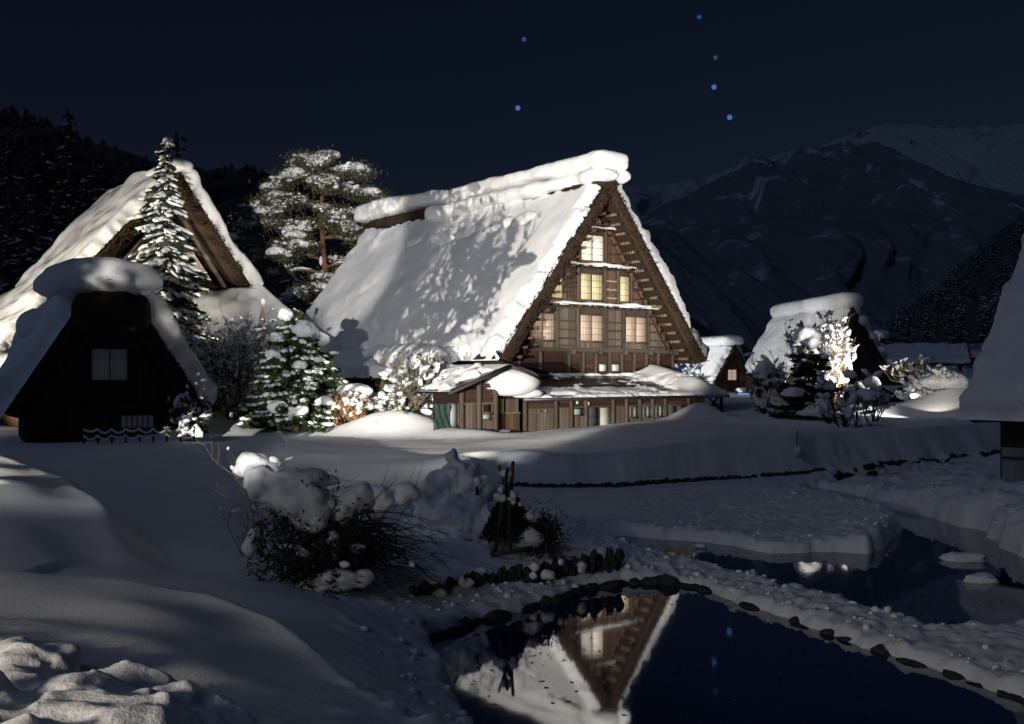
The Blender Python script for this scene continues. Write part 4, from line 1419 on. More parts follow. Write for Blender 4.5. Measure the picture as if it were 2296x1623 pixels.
def lean_forward(o, z0, k):
    """the ridge of a hipped gable juts out over its foot"""
    if o.type == 'MESH':
        if o.scale[0] != 1 or o.scale[1] != 1:
            o.location.y -= k * max(0, o.location.z - z0)
            o.rotation_euler[0] += math.atan(k) if o.scale[2] > 1 else 0
        else:
            n_ = len(o.data.vertices)
            co = np.empty(n_ * 3, np.float32)
            o.data.vertices.foreach_get('co', co)
            co = co.reshape(-1, 3)
            co[:, 1] -= k * np.clip(co[:, 2] - z0, 0, None) * np.clip(1 - co[:, 1] / 12.0, 0, 1)
            o.data.vertices.foreach_set('co', co.ravel())
            o.data.update()
    for c in o.children:
        lean_forward(c, z0, k)


lean_forward(lh, 7.5, 0.3)

# ================================================================== a generic smaller thatched house
def gassho(name, label, loc, th, a, ez, az, L, snow_t, slab, seed, mat='thatch_dark', wall='plank_brown', win=None, slab_off=0.0, group=None, fringe=500, ns=(40, 50), zfall=0.6):
    h_ = thing(name, label, 'farmhouse', loc, th, group)
    ro = thatch_roof(h_, a, ez, az, L, 0.12 * a + 0.25, mat, seed, fringe=fringe)
    for s in (-1, 1):
        q = MB()
        snow_patch(q, (s * a * 1.03, 0.02, ez), (s * a * 1.03, L + 0.3, ez), (s * 0.1, L + 0.2, az - 0.1), (s * 0.1, 0.05, az - 0.1), snow_t, ns[0], ns[1], 0.5, 0.25, 0.5, 0.25, 1.8, seed + 4 + s,
                   extra=lambda S, T, P: 0.22 * snow_t * np.exp(-((S - 0.82) / 0.1) ** 2))
        q.build('snow', M['snow'], ro, smooth=True)
    q = MB()
    loaf(q, dens((slab_off, -0.5, az + slab[1] * 0.45), (slab_off, L + 0.5, az + slab[1] * 0.45), 50), slab[0], slab[1], p=2.7, amp=0.05, fr=0.9, seed=seed + 8, n=34, endr=slab[2], flat=0.7)
    q.build('ridge_snow', M['snow'], ro, smooth=True)
    tk = 0.12 * a + 0.25
    k = (az - ez) / a
    hi = az - tk * k - 0.1
    gable_wall(h_, [(-(a - tk) * 0.96, -1.0), ((a - tk) * 0.96, -1.0), ((a - tk) * 0.96, ez), (0, hi), (-(a - tk) * 0.96, ez)], 0.7, M[wall], 'gable_wall')
    boards(h_, -(a - tk) * 0.9, (a - tk) * 0.9, ez - 1.4, hi, 0.66, 0.3, M[wall], [win[0:2]] if win else (), lambda z: max(0, (a - tk) * (hi - z) / (hi - ez + 1e-6)) if z > ez else a)
    solid(h_, 'side_wall', [((-(a - tk) * 0.95, L / 2, (ez - 1.0) / 2), (0.12, L - 1.4, ez + 1.0)), (((a - tk) * 0.95, L / 2, (ez - 1.0) / 2), (0.12, L - 1.4, ez + 1.0))], M[wall])
    for s in (-1, 1):
        q = MB()
        q.bar((s * (a - tk), 0.55, ez - 0.1), (s * 0.05, 0.55, hi), 0.12, 0.14, (0, 1, 0))
        q.build('rafter', M['beam_dark'], h_)
    piece('beam', h_, (0, 0.6, ez - 0.05), ((a - tk) * 2.0, 0.2, 0.16), M['beam_dark'])
    if win:
        window(h_, win[0], win[1], win[2], win[3], 0.6, win[4], 2, 0, 2, 'beam_dark')
    return h_, ro


def base(px, Y):
    return ((px - CX) / F * Y, Y)


x, y = base(1912, 100)
h2, _ = gassho('thatched_house', 'grey snow-roofed house with a dark gable, behind the brightly lit bare tree', (x, y, 0.6), R(6), 3.7, 3.2, 9.3, 19, 0.75, (1.35, 0.95, 1.6), 301, win=None, wall='black_wood')
solid(h2, 'eave_wall', [((-3.0, 11, 1.6), (0.1, 21, 2.6))], M['plank_brown'])
for i, (yy, zz) in enumerate([(0.0, 7.7), (0.2, 6.3), (0.1, 5.0), (0.1, 3.9)]):
    q = MB()
    q.blob((0.35 + (8.6 - zz) * 0.68, 0.1, zz + 0.3), (0.5 - 0.06 * i, 0.6, 0.45 - 0.04 * i), 3, 0.1, 1, 310 + i)
    q.build('snow_lump', M['snow'], h2, smooth=True)
x, y = base(1648, 128)
shop, _ = gassho('thatched_shop', 'small thatched house with a glowing paned gable window, right of the big farmhouse', (x, y, 0.0), R(22), 2.9, 2.7, 7.2, 14, 0.5, (1.5, 0.75, 1.3), 331, mat='thatch', win=(-0.62, 0.62, 2.95, 4.2, 'paper_shop'))
# shop front under the gable
solid(shop, 'shop_front', [((0.6, -0.6, 0.3), (4.6, 0.15, 2.6))], M['plank_red'])
q = MB()
snow_patch(q, (-0.6, -2.2, 1.35), (3.4, -2.2, 1.35), (3.0, -0.4, 1.95), (-0.2, -0.4, 1.95), 0.3, 16, 30, 0.3, 0.2, 0.8, 0.1, 2, 340)
q.build('porch_snow', M['snow'], shop, smooth=True)
piece('porch_eave', shop, (1.4, -1.3, 1.55), (3.9, 1.7, 0.08), M['beam_dark'], (R(18), 0, 0))
for u in (-0.4, 0.0, 0.4):
    solid(shop, 'pale_tile', [((-1.6 + u, -0.72, 1.55), (0.2, 0.05, 0.24))], M['pale_rope'])
piece('door_panel', shop, (0.35, -0.75, 0.3), (0.5, 0.05, 0.9), M['warm_sign'])
piece('post', shop, (-0.4, -2.0, 0.2), (0.12, 0.12, 2.4), M['beam'])
x2, y2 = base(1665, 118)
scr = thing('display_screen', 'small glowing blue screen under the shop porch', 'screen', (x2, y2, 0.9), R(10))
solid(scr, 'cabinet', [((0.5, 0.1, 0.35), (2.4, 0.2, 0.95))], M['metal_lamp'])
q = MB()
q.box((0.1, -0.03, 0.35), (1.3, 0.05, 0.7))
q.build('screen', M['screen_blue'], scr)
x2, y2 = base(1614, 118)
cab = thing('storage_cabinet', 'grey-green upright cabinet with snow on top, beside the farmhouse eave', 'cabinet', (x2, y2, -0.3), R(10))
solid(cab, 'body', [((0, 0, 0.85), (1.35, 0.8, 2.5))], M['green_box'])
solid(cab, 'door', [((-0.33, -0.42, 0.85), (0.6, 0.04, 2.3)), ((0.33, -0.42, 0.85), (0.6, 0.04, 2.3))], M['green_box'])
q = MB()
q.blob((0, 0, 2.15), (0.75, 0.5, 0.14), 3, 0.08)
q.build('snow', M['snow'], cab, smooth=True)
x2, y2 = base(1664, 104)
sg = thing('roofed_notice_board', 'low roofed notice board capped with snow, in front of the shop', 'notice board', (x2, y2, 0.2), R(8))
for u in (-0.75, 0.75):
    piece('post', sg, (u, 0, 0.2), (0.09, 0.09, 1.4), M['beam_dark'])
solid(sg, 'board', [((0, 0, 0.55), (1.4, 0.05, 0.5))], M['plank_brown'])
q = MB()
for s in (-1, 1):
    q.bar((0, 0, 1.15), (s * 1.05, 0, 0.82), 0.5, 0.05)
rr = q.build('roof', M['beam_dark'], sg)
q = MB()
for s in (-1, 1):
    q.bar((s * -0.05, 0, 1.24), (s * 1.08, 0, 0.89), 0.55, 0.13)
q.build('snow', M['snow'], rr)
for i, (px, c) in enumerate(((1684, 'nearest the notice board'), (1697, 'farther from the notice board'))):
    x2, y2 = base(px, 108)
    q = MB()
    for k in range(7):
        q.blob((random.uniform(-.35, .35), random.uniform(-.1, .1), random.uniform(0.1, 0.7)), (0.2, 0.12, 0.14), 2, 0.3, 2, k)
    o = q.build('red_bundle', M['red_cloth'], smooth=True, loc=(x2, y2, 0.15))
    tag(o, 'heap of red cloth bundles on the shop step, ' + c, 'bundle', 'red bundles before the shop')
x2, y2 = base(1701, 106)
gl = thing('garden_lamp', 'small round white garden lamp low in front of the shop', 'lamp', (x2, y2, 0.1))
q = MB()
q.tube([(0, 0, 0), (0, 0, 0.55)], 0.04)
q.build('stem', M['metal_lamp'], gl)
q = MB()
q.blob((0, 0, 0.68), 0.14, 2, 0)
q.build('globe', M['lamp_small'], gl, smooth=True)
x, y = base(1978, 128)
h3, _ = gassho('thatched_house', 'half-hidden thatched gable peeping out behind the grey snow-roofed house', (x, y, 0.3), R(6), 3.0, 3.4, 7.7, 16, 0.5, (1.0, 0.6, 1.0), 361, mat='thatch')

# house on the right edge: a great snow slope seen from the side
TR = R(40)
U_, W_ = np.array([math.cos(TR), math.sin(TR)]), np.array([-math.sin(TR), math.cos(TR)])
Cn = np.array([(2168 - CX) / F * 32, 32.0])
Oo = Cn + 5.2 * U_ - 14 * W_
re, rro = gassho('thatched_house', 'unlit house cut off by the right edge, showing one tall snow slope', (Oo[0], Oo[1], 0.5), TR, 5.2, 1.9, 8.8, 14, 0.75, (1.0, 0.8, 1.0), 401, wall='black_wood', ns=(70, 90))
solid(re, 'eave_wall', [((-4.55, 7, 0.7), (0.1, 12.6, 3.0))], M['black_wood'])
for i in range(7):
    piece('post', re, (-4.63, 1.0 + i * 1.9, 0.8), (0.16, 0.16, 2.8), M['black_wood'])
for i in range(5):
    solid(re, 'pane', [((-4.64, 12.0 - i * 1.9, 1.45), (0.03, 0.75, 0.4))], M['paper_dim'])
for i in range(6):
    piece('sheet_panel', re, (-5.0, 12.2 - i * 1.72, 0.22), (0.05, 1.7, 1.75), M['grey_sheet'])
piece('rail', re, (-5.06, 7.9, 0.8), (0.06, 10.3, 0.07), M['beam_dark'])
piece('rail', re, (-5.06, 7.9, -0.2), (0.06, 10.3, 0.07), M['beam_dark'])


# far tiled houses
def tiled(name, label, loc, th, wid, dep, hw, rise, roofmat, wallmat, over=0.6, snow=None, seed=0):
    h_ = thing(name, label, 'house', loc, th)
    solid(h_, 'wall', [((0, dep / 2, hw / 2 - 0.4), (wid, dep, hw + 0.8))], M[wallmat])
    gable_wall(h_, [(-wid / 2, hw), (wid / 2, hw), (0, hw + rise * wid / (wid + 2 * over))], 0.02, M[wallmat], 'gable')
    q = MB()
    for s in (-1, 1):
        for dz in (0, -0.16):
            q.grid(np.array([[(0, -over, hw + rise + dz), (0, dep + over, hw + rise + dz)], [(s * (wid / 2 + over), -over, hw - rise * over / wid + dz), (s * (wid / 2 + over), dep + over, hw - rise * over / wid + dz)]]), flip=(s > 0) ^ (dz == 0))
        q.bar((0, -over, hw + rise - 0.08), (s * (wid / 2 + over), -over, hw - rise * over / wid - 0.08), 0.1, 0.22, (0, 1, 0))
    q.tube([(0, -over, hw + rise + 0.06), (0, dep + over, hw + rise + 0.06)], 0.14, 6)
    ro = q.build('roof', M[roofmat], h_)
    if snow:
        for s in (-1, 1):
            q = MB()
            snow_patch(q, (s * (wid / 2 + over), -over, hw - rise * over / wid), (s * (wid / 2 + over), dep + over, hw - rise * over / wid), (0, dep + over, hw + rise), (0, -over, hw + rise), snow, 30, 40, 0.3, 0.6, 1.2, 0.3, 1.2, seed + s)
            q.build('snow', M['snow_lumps'], ro, smooth=True)
    return h_


x, y = base(2105, 165)
fa = tiled('tiled_house', 'far house with dark blue tiled roof and a cream gable strip', (x, y, 2.0), R(62), 8.5, 13, 3.4, 2.6, 'tile_roof', 'plaster', 0.9)
x, y = base(2058, 150)
fb = tiled('tiled_house', 'low far house under smooth blue-grey snow, in front of the blue tiled roof', (x, y, 0.2), R(-68), 8, 10, 2.6, 1.9, 'tile_roof', 'plaster', 0.8, 0.4, 420)
x, y = base(2150, 118)
fc = tiled('timber_house', 'dark two-storey timber house with broken snow on its roof, upper right', (x, y, 0.6), R(72), 8, 9, 4.4, 1.9, 'roof_metal', 'black_wood', 0.9, 0.35, 430)
for i in range(6):      # white plaster strip between posts under the eave, on the side that faces the pond
    solid(fc, 'plaster_panel', [((-4.03, 0.9 + i * 1.5, 3.85), (0.05, 1.25, 0.55))], M['plaster'])
    piece('post', fc, (-4.06, 0.15 + i * 1.5, 2.1), (0.1, 0.16, 4.3), M['black_wood'])
piece('lower_eave', fc, (-4.6, 4.5, 1.55), (1.3, 10, 0.12), M['roof_metal'], (0, R(-14), 0))
q = MB()
loaf(q, dens((-4.7, -0.4, 1.68), (-4.7, 9.5, 1.68), 30), 0.6, 0.22, p=2.3, amp=0.1, seed=440, endr=0.4)
q.build('snow', M['snow'], fc, smooth=True)
x, y = base(2200, 190)
fd = tiled('tiled_house', 'farthest low roof, a dark blue line behind the timber house', (x, y, 4.2), R(80), 9, 16, 2.5, 2.2, 'tile_roof', 'black_wood', 0.9, 0.25, 445)
x, y = base(2035, 84)
fe = tiled('storage_shed', 'low dark shed with a snowy pitched roof, beside the shining lamp', (x, y, 0.4), R(-35), 3.4, 4.0, 1.0, 1.1, 'roof_metal', 'plank_red', 0.5, 0.25, 450)

# ================================================================== floodlights of the light-up
def floodlight(loc, th, label, tilt=20):
    h_ = thing('floodlight', label, 'floodlight', loc, th, 'floodlights of the light-up')
    q = MB()
    q.tube([(0, 0, -0.4), (0, 0, 0.62)], 0.03, 6)
    q.bar((-0.2, 0, 0.62), (0.2, 0, 0.62), 0.05, 0.04)
    q.build('stand', M['metal_lamp'], h_)
    q = MB()
    c, s = math.cos(R(tilt)), math.sin(R(tilt))
    ax = np.array([[1, 0, 0], [0, c, -s], [0, s, c]])
    q.box((0, 0.06, 0.8), (0.28, 0.16, 0.22), ax)
    q.build('housing', M['metal_lamp'], h_)
    q = MB()
    q.box(np.array([0, 0.06, 0.8]) + np.array([0, -0.095, 0]) @ ax, (0.2, 0.02, 0.15), ax)
    q.build('lens', M['lamp_glow'], h_)
    return h_


x, y = base(2046, 61.4)
zl = CH - (890 - HZ) / F * 61.4
floodlight((x, y, zl - 0.8), R(15), 'floodlight shining toward the viewer over the snowy bush, right of the farmhouses')


# ------------------------------------------------------------------ trees and shrubs
def unit(v):
    v = np.asarray(v, float)
    return v / (np.linalg.norm(v, axis=-1, keepdims=True) + 1e-9)


def pads(t, big, mat='snow'):
    """large pillows of snow, each a part of its own, with smaller bulges grown into it"""
    for (c, rr, sd) in big:
        g = np.random.default_rng(sd * 7 + 3)
        q = MB()
        q.blob(c, rr, 3, 0.20, 1.3, sd, rz=g.uniform(0, 3), flat=0.75)
        for _ in range(6):
            a = g.uniform(0, 6.28)
            k = g.uniform(0.35, 0.6)
            q.blob(np.array(c) + np.array([math.cos(a) * rr[0] * 0.7, math.sin(a) * rr[1] * 0.7, -rr[2] * g.uniform(0.1, 0.5)]), np.array(rr) * k, 2, 0.25, 1.3, sd + 11)
        fused(q, 'snow_pad', M[mat], t, max(0.03, min(rr) / 9), 4, rough=0.06 * min(rr), fr=2.5 / min(rr) ** 0.5, seed=sd)


def conifer(name, label, loc, h, r, seed, rows=26, per=11, droop=0.45, leaf='needle', snow=1.0, bark='bark', base=0.06, clen=0.34, cw=0.085, dens_=26, power=0.9, lump=0.22, cat='tree', group=None, tip=True, big=(), elong=1.9):
    """layered conifer: every bough carries sprays of leaf-sized faces and its own pillows of snow"""
    rg = np.random.default_rng(seed)
    t = thing(name, label, cat, loc, 0, group)
    b = MB()
    zz = np.linspace(-0.3, h, 9)
    b.tube(np.stack([0.03 * h * 0.3 * np.sin(zz * 0.7 + seed), 0.02 * h * 0.3 * np.cos(zz * 0.9), zz], -1), np.linspace(0.028 * h, 0.006 * h, 9), 8)
    b.build('trunk', M[bark], t, smooth=True)
    br, CC, DD, SC_, SR, SD = MB(), [], [], [], [], []
    for i in range(rows):
        q = (i + rg.uniform(-0.3, 0.3)) / rows
        z = h * (base + (1 - base) * q)
        rl = r * (1 - q) ** power + 0.04 * h * (1 - q) * 0.3 + 0.12
        q0 = q
        m = max(4, int(per * (0.45 + 0.55 * (1 - q)) + rg.uniform(-1, 1)))
        a0 = rg.uniform(0, 6.28)
        for j in range(m):
            a = a0 + j * 6.283 / m + rg.uniform(-0.25, 0.25)
            q = min(0.985, max(0.0, q0 + rg.uniform(-0.9, 0.9) / rows))
            z = h * (base + (1 - base) * q)
            ln = rl * rg.uniform(0.5, 1.18)
            s = np.linspace(0, 1, 6)
            dr = droop * ln
            z_ = z - dr * s ** 1.3 + 0.10 * ln * s ** 4
            P = np.stack([np.cos(a) * ln * s, np.sin(a) * ln * s, z_], -1)
            if ln > 0.35:
                br.tube(P, np.linspace(0.012 * h * (1 - q) + 0.008, 0.006, 6), 3, cap=False)
            n = max(5, int(dens_ * ln))
            k = rg.uniform(0.08, 1.0, n) ** 0.8
            c = np.stack([np.interp(k, s, P[:, d]) for d in range(3)], -1)
            side = np.stack([-np.sin(a) * np.ones(n), np.cos(a) * np.ones(n), np.zeros(n)], -1)
            off = rg.uniform(-1, 1, n) * 0.30 * ln * (1.05 - k) + rg.normal(0, 0.03, n)
            c = c + side * off[:, None] + np.array([0, 0, 1]) * rg.normal(-0.04, 0.05, n)[:, None]
            fw = np.array([math.cos(a), math.sin(a), -droop])
            d = fw + side * (np.sign(off) * rg.uniform(0.2, 1.0, n))[:, None] + rg.normal(0, 0.25, (n, 3))
            CC.append(c)
            DD.append(d)
            if snow > 0:
                m2 = rg.poisson(snow * (1.0 + 2.6 * ln))
                if m2:
                    k = rg.uniform(0.2, 1.0, m2)
                    c = np.stack([np.interp(k, s, P[:, d]) for d in range(3)], -1)
                    sz = lump * rg.uniform(0.45, 1.15, m2) * (0.5 + 0.5 * min(1, ln))
                    c = c + side[:1] * (rg.uniform(-1, 1, m2) * 0.2 * ln * (1.1 - k))[:, None] + np.array([0, 0, 1]) * (sz * 0.45)[:, None]
                    SC_.append(c)
                    SR.append(np.stack([sz * rg.uniform(0.9, elong, m2), sz * rg.uniform(0.55, 0.95, m2), sz * rg.uniform(0.4, 0.6, m2)], -1))
                    SD.append(fw + side[:1] * rg.uniform(-0.7, 0.7, m2)[:, None] + rg.normal(0, 0.12, (m2, 3)))
    br.build('branches', M[bark], t)
    C_, D_ = np.vstack(CC), np.vstack(DD)
    f = MB()
    f.cards(C_, D_, clen * rg.uniform(0.6, 1.25, len(C_)), cw * rg.uniform(0.7, 1.3, len(C_)), rg)
    f.build('foliage', M[leaf], t)
    if snow > 0 or big:
        sb = MB()
        if SC_:
            sb.blobs(np.vstack(SC_), np.vstack(SR), 1, 0.16, rg, np.vstack(SD))
        if tip:
            sb.blob((0.006 * h, 0, h - 0.01 * h), (0.017 * h, 0.016 * h, 0.02 * h), 2, 0.2, 1.5, seed)
        tag(sb.build('snow', M['snow_lumps'], t, smooth=True), kind='stuff')
        pads(t, big, 'snow_lumps')
    return t


def grow(rg, p, d, ln, r, depth, segs, tips, spread=0.6, up=0.15, kids=3, shrink=0.68, wob=0.18):
    n = 4
    pts = [p]
    for i in range(n):
        d = unit(d + rg.normal(0, wob, 3) + np.array([0, 0, up * 0.4]))
        p = p + d * ln / n
        pts.append(p)
    segs.append((np.array(pts), np.linspace(r, r * 0.6, n + 1)))
    if depth == 0:
        tips.append((p, d))
        return
    for i in range(kids + (rg.random() < 0.4)):
        k = rg.uniform(0.35, 1.0)
        q = pts[min(n, int(k * n + 0.5))]
        nd = unit(d + rg.normal(0, spread, 3) + np.array([0, 0, up]))
        grow(rg, q, nd, ln * shrink * rg.uniform(0.75, 1.2), r * 0.58, depth - 1, segs, tips, spread, up, kids, shrink, wob)


def bare_shrub(name, label, loc, stems, ln, seed, depth=3, r=0.03, mat='twig', snow=0.35, size=(0.05, 0.13), spread=0.55, lean=0.5, up=0.2, kids=3, leaf=None, leafn=0, big=(), group=None, cat='shrub', smat='snow_lumps', leafs=(0.09, 0.05), wob=0.18, tilt=(0, 0)):
    rg = np.random.default_rng(seed)
    t = thing(name, label, cat, loc, 0, group)
    segs, tips = [], []
    for i in range(stems):
        a = rg.uniform(0, 6.28)
        p = np.array([math.cos(a), math.sin(a), 0]) * rg.uniform(0, 0.12) * ln + np.array([0, 0, -0.25])
        d = unit(np.array([math.cos(a) * lean * rg.uniform(0.3, 1) + tilt[0], math.sin(a) * lean * rg.uniform(0.3, 1) + tilt[1], 1.0]))
        grow(rg, p, d, ln * rg.uniform(0.7, 1.1), r, depth, segs, tips, spread, up, kids, 0.68, wob)
    b = MB()
    for P, rr in segs:
        b.tube(P, rr, 4 if rr[0] > 0.02 else 3, cap=False)
    b.build('branches', M[mat], t)
    C_, R_, Dd = [], [], []
    for P, rr in segs:
        if P[-1][2] < 0.1:
            continue
        m = rg.poisson(snow * 1.6)
        for _ in range(m):
            i = rg.integers(1, len(P))
            s = rg.uniform(*size)
            C_.append(P[i] + np.array([0, 0, s * 0.35]))
            R_.append([s * rg.uniform(0.9, 2.3), s * rg.uniform(0.5, 0.95), s * rg.uniform(0.45, 0.8)])
            Dd.append((P[i] - P[i - 1]) * np.array([1, 1, 0.3]))
    sb = MB()
    sb.blobs(C_, R_, 2 if len(C_) < 300 else 1, 0.16, rg, Dd)
    if sb.n:
        tag(sb.build('snow', M[smat], t, smooth=True), kind='stuff')
    pads(t, big, smat)
    if leaf:
        C_, D_ = [], []
        for P, rr in segs:
            if rr[0] < r * 0.5:
                m = rg.poisson(leafn)
                for _ in range(m):
                    i = rg.integers(0, len(P))
                    C_.append(P[i] + rg.normal(0, 0.04, 3))
                    D_.append(rg.normal(0, 1, 3))
        f = MB()
        f.cards(np.array(C_), np.array(D_), leafs[0] * rg.uniform(0.7, 1.4, len(C_)), leafs[1], rg)
        f.build('foliage', M[leaf], t)
    return t


def pt(px, Y, dz=0.0):
    x, y = base(px, Y)
    return (x, y, gz(x, y) + dz)


# snowy spruce in front of the floodlit house
x, y = base(372, 55.5)
zt = CH + (HZ - 312) / F * 55.5
z0 = gz(x, y)
conifer('snowy_spruce', 'tall snow-laden spruce standing before the floodlit gable', (x, y, z0), zt - z0, 3.3, 501, rows=36, per=14, droop=0.42, snow=1.9, dens_=60, lump=0.19, power=0.8, clen=0.36, cw=0.085, elong=2.6)
# green hinoki-like conifer with thick snow caps
x, y = base(662, 47.5)
z0 = gz(x, y)
H = CH + (HZ - 690) / F * 47.5 - z0
conifer('green_conifer', 'bushy bright green conifer with fat snow caps, left of the farmhouse porch', (x, y, z0), H, 2.55, 511, rows=20, per=12, droop=0.2, leaf='leaf_green', snow=2.0, bark='bark_red', base=0.09, clen=0.30, cw=0.15, dens_=100, power=0.62, lump=0.165, tip=False, elong=1.7,
        big=[((-0.32, -0.35, H - 0.3), (0.32, 0.28, 0.3), 1), ((0.5, -0.5, H - 0.95), (0.52, 0.42, 0.4), 2), ((-0.7, -0.6, H - 1.3), (0.3, 0.28, 0.24), 22), ((-0.75, -1.0, H - 2.0), (0.3, 0.28, 0.2), 3), ((1.0, -1.0, H - 2.2), (0.4, 0.3, 0.22), 4), ((0.5, -1.5, H - 2.5), (0.3, 0.28, 0.2), 5),
             ((1.6, -1.4, H - 4.0), (0.4, 0.3, 0.24), 8), ((0.4, -1.9, 1.0), (0.55, 0.4, 0.3), 9), ((-0.3, -2.0, 1.1), (0.5, 0.4, 0.3), 10)])


# red pine behind, between the two houses
def pine(loc, h, seed, label):
    rg = np.random.default_rng(seed)
    t = thing('red_pine', label, 'tree', loc)
    b = MB()
    zz = np.linspace(-0.3, h * 0.97, 14)
    tx = lambda z: 0.35 * np.sin(z * 0.32 + 0.4) - 0.02 * z
    ty = lambda z: 0.15 * np.cos(z * 0.5)
    b.tube(np.stack([tx(zz), ty(zz), zz], -1), np.linspace(0.38, 0.09, 14), 9)
    b.build('trunk', M['bark_red'], t, smooth=True)
    lb, CC, DD, SB = MB(), [], [], MB()
    sc, sr = [], []
    lim = [(0.20, 4.4, 2.6), (0.20, 3.6, 0.4), (0.30, 4.2, 3.4), (0.33, 3.6, 0.1), (0.42, 4.6, 3.0), (0.45, 4.2, 0.3), (0.50, 3.4, 5.0), (0.55, 5.6, 3.25), (0.57, 5.0, -0.15), (0.60, 3.6, 1.3), (0.62, 4.6, 4.3),
           (0.66, 5.4, 3.05), (0.68, 4.8, 0.15), (0.70, 3.6, 5.4), (0.74, 5.0, 3.3), (0.76, 4.7, -0.2), (0.80, 4.2, 4.2), (0.83, 4.4, 2.9), (0.86, 4.0, 0.2), (0.89, 3.2, 5.0), (0.92, 3.2, 3.2), (0.94, 2.8, 0.3), (0.97, 1.8, 4.6), (0.985, 1.6, 3.0), (0.72, 3.2, 4.4), (0.78, 3.0, 5.2), (0.6, 4.4, 3.6), (0.81, 4.2, 3.5), (0.47, 3.6, 3.9)]
    for q, ln, a in lim:
        a = a + rg.uniform(-0.15, 0.15)
        ln = ln * rg.uniform(0.85, 1.05) * (1.22 if math.cos(a) < -0.3 else 0.95)
        z = h * q
        s = np.linspace(0, 1, 8)
        P = np.stack([tx(z) + np.cos(a) * ln * s + 0.12 * np.sin(s * 7 + q * 9), ty(z) + np.sin(a) * ln * s + 0.12 * np.cos(s * 6), z + ln * (rg.uniform(0.05, 0.3) * s - rg.uniform(0.25, 0.5) * s * s) + 0.10 * np.sin(s * 9 + q * 20)], -1)
        lb.tube(P, np.linspace(0.13, 0.03, 8), 6, cap=False)
        SB.tube(P[1:6] + np.array([0, 0, 0.10]), [0.05, 0.12, 0.13, 0.12, 0.05], 7)
        for k in (0.38, 0.55, 0.7, 0.85, 1.0):
            for sg in (-1, 1, 0):
                c0 = np.array([np.interp(k, s, P[:, d]) for d in range(3)])
                d2 = unit(np.array([math.cos(a + sg * 0.9), math.sin(a + sg * 0.9), 0.12]))
                l2 = rg.uniform(0.7, 1.5) * (0.6 if sg == 0 else 1) * (1.25 - 0.5 * k)
                p2 = c0 + d2 * l2
                lb.tube(np.array([c0, (c0 + p2) / 2 + [0, 0, 0.06], p2 - [0, 0, 0.08]]), [0.035, 0.025, 0.012], 4, cap=False)
                n = 120
                cc = c0 + d2 * (l2 * rg.uniform(0.25, 1.25, n))[:, None] + rg.normal(0, 1, (n, 3)) * np.array([0.32, 0.32, 0.30])
                CC.append(cc)
                DD.append(np.array([0, 0, 0.25]) + rg.normal(0, 0.7, (n, 3)) + d2 * 0.5)
                for _ in range(rg.poisson(6.0)):
                    w = rg.uniform(0.08, 0.22)
                    sc.append(c0 + d2 * l2 * rg.uniform(0.3, 1.1) + rg.normal(0, 0.12, 3) + [0, 0, 0.1])
                    sr.append([w * 1.3, w, w * 0.55])
                if rg.random() < 0.22 + 0.30 * (q > 0.7):
                    w = rg.uniform(0.28, 0.6)
                    SB.blob(c0 + d2 * l2 * 0.55 + [0, 0, 0.2], (w * 1.35, w, w * 0.62), 2, 0.2, 1.2, int(rg.integers(999)), flat=0.5)
    SB.blob((tx(h) + 0.2, 0, h + 0.1), (0.9, 0.6, 0.4), 3, 0.15, 1.2, 9, flat=0.4)
    for z in np.linspace(0.25, 0.65, 8):
        SB.blob((tx(h * z) - 0.18, ty(h * z) - 0.26, h * z), (0.13, 0.1, 0.34), 2, 0.2, 2, int(z * 99))
    SB.blob((tx(h * 0.36) - 0.75, -0.4, h * 0.36), (0.5, 0.35, 0.42), 3, 0.15, 1.5, 77)
    lb.build('limbs', M['bark_red'], t, smooth=True)
    f = MB()
    C_, D_ = np.vstack(CC), np.vstack(DD)
    f.cards(C_, D_, rg.uniform(0.22, 0.42, len(C_)), rg.uniform(0.04, 0.08, len(C_)), rg)
    f.build('foliage', M['needle_olive'], t)
    SB.blobs(sc, sr, 1, 0.15, rg)
    tag(SB.build('snow', M['snow_lumps'], t, smooth=True), kind='stuff')


x, y = base(740, 78)
pine((x, y, 1.0), CH + (HZ - 352) / F * 78 - 1.0, 521, 'spreading red-barked pine under snow, between the two floodlit houses')

# tall cedars on the dark hillside at the left, and one behind the spruce
ced = [(20, 300, 120, 4.6, 'at the frame edge, beyond the floodlit roof'), (100, 330, 105, 4.0, 'shorter, between two taller cedars at far left'), (158, 248, 118, 4.8, 'tallest of the dark cedars, its head above the hill line'), (215, 350, 100, 3.8, 'just right of the tallest cedar'),
       (60, 440, 92, 3.6, 'low in front of the far-left cedars'), (255, 420, 96, 3.4, 'nearest the snow slope of the floodlit house'), (400, 298, 104, 3.4, 'alone behind the snow-laden spruce'), (450, 450, 112, 3.4, 'lower, right of the lone cedar'),
       (585, 500, 104, 3.8, 'below the pine, left of its trunk'), (660, 520, 110, 4.0, 'directly behind the pine trunk'), (520, 470, 116, 3.6, 'between the floodlit house and the pine')]
for i, (px, py, Y, r_, w) in enumerate(ced):
    x, y = base(px, Y)
    zt = CH + (HZ - py) / F * Y
    conifer('dark_cedar', 'dark dusted cedar, ' + w, (x, y, 0.6), zt - 0.6, r_, 540 + i, rows=26, per=9, droop=0.35, snow=0.55, dens_=11, lump=0.22, clen=0.75, cw=0.28, power=0.55, group='dark cedars behind the village', tip=False)

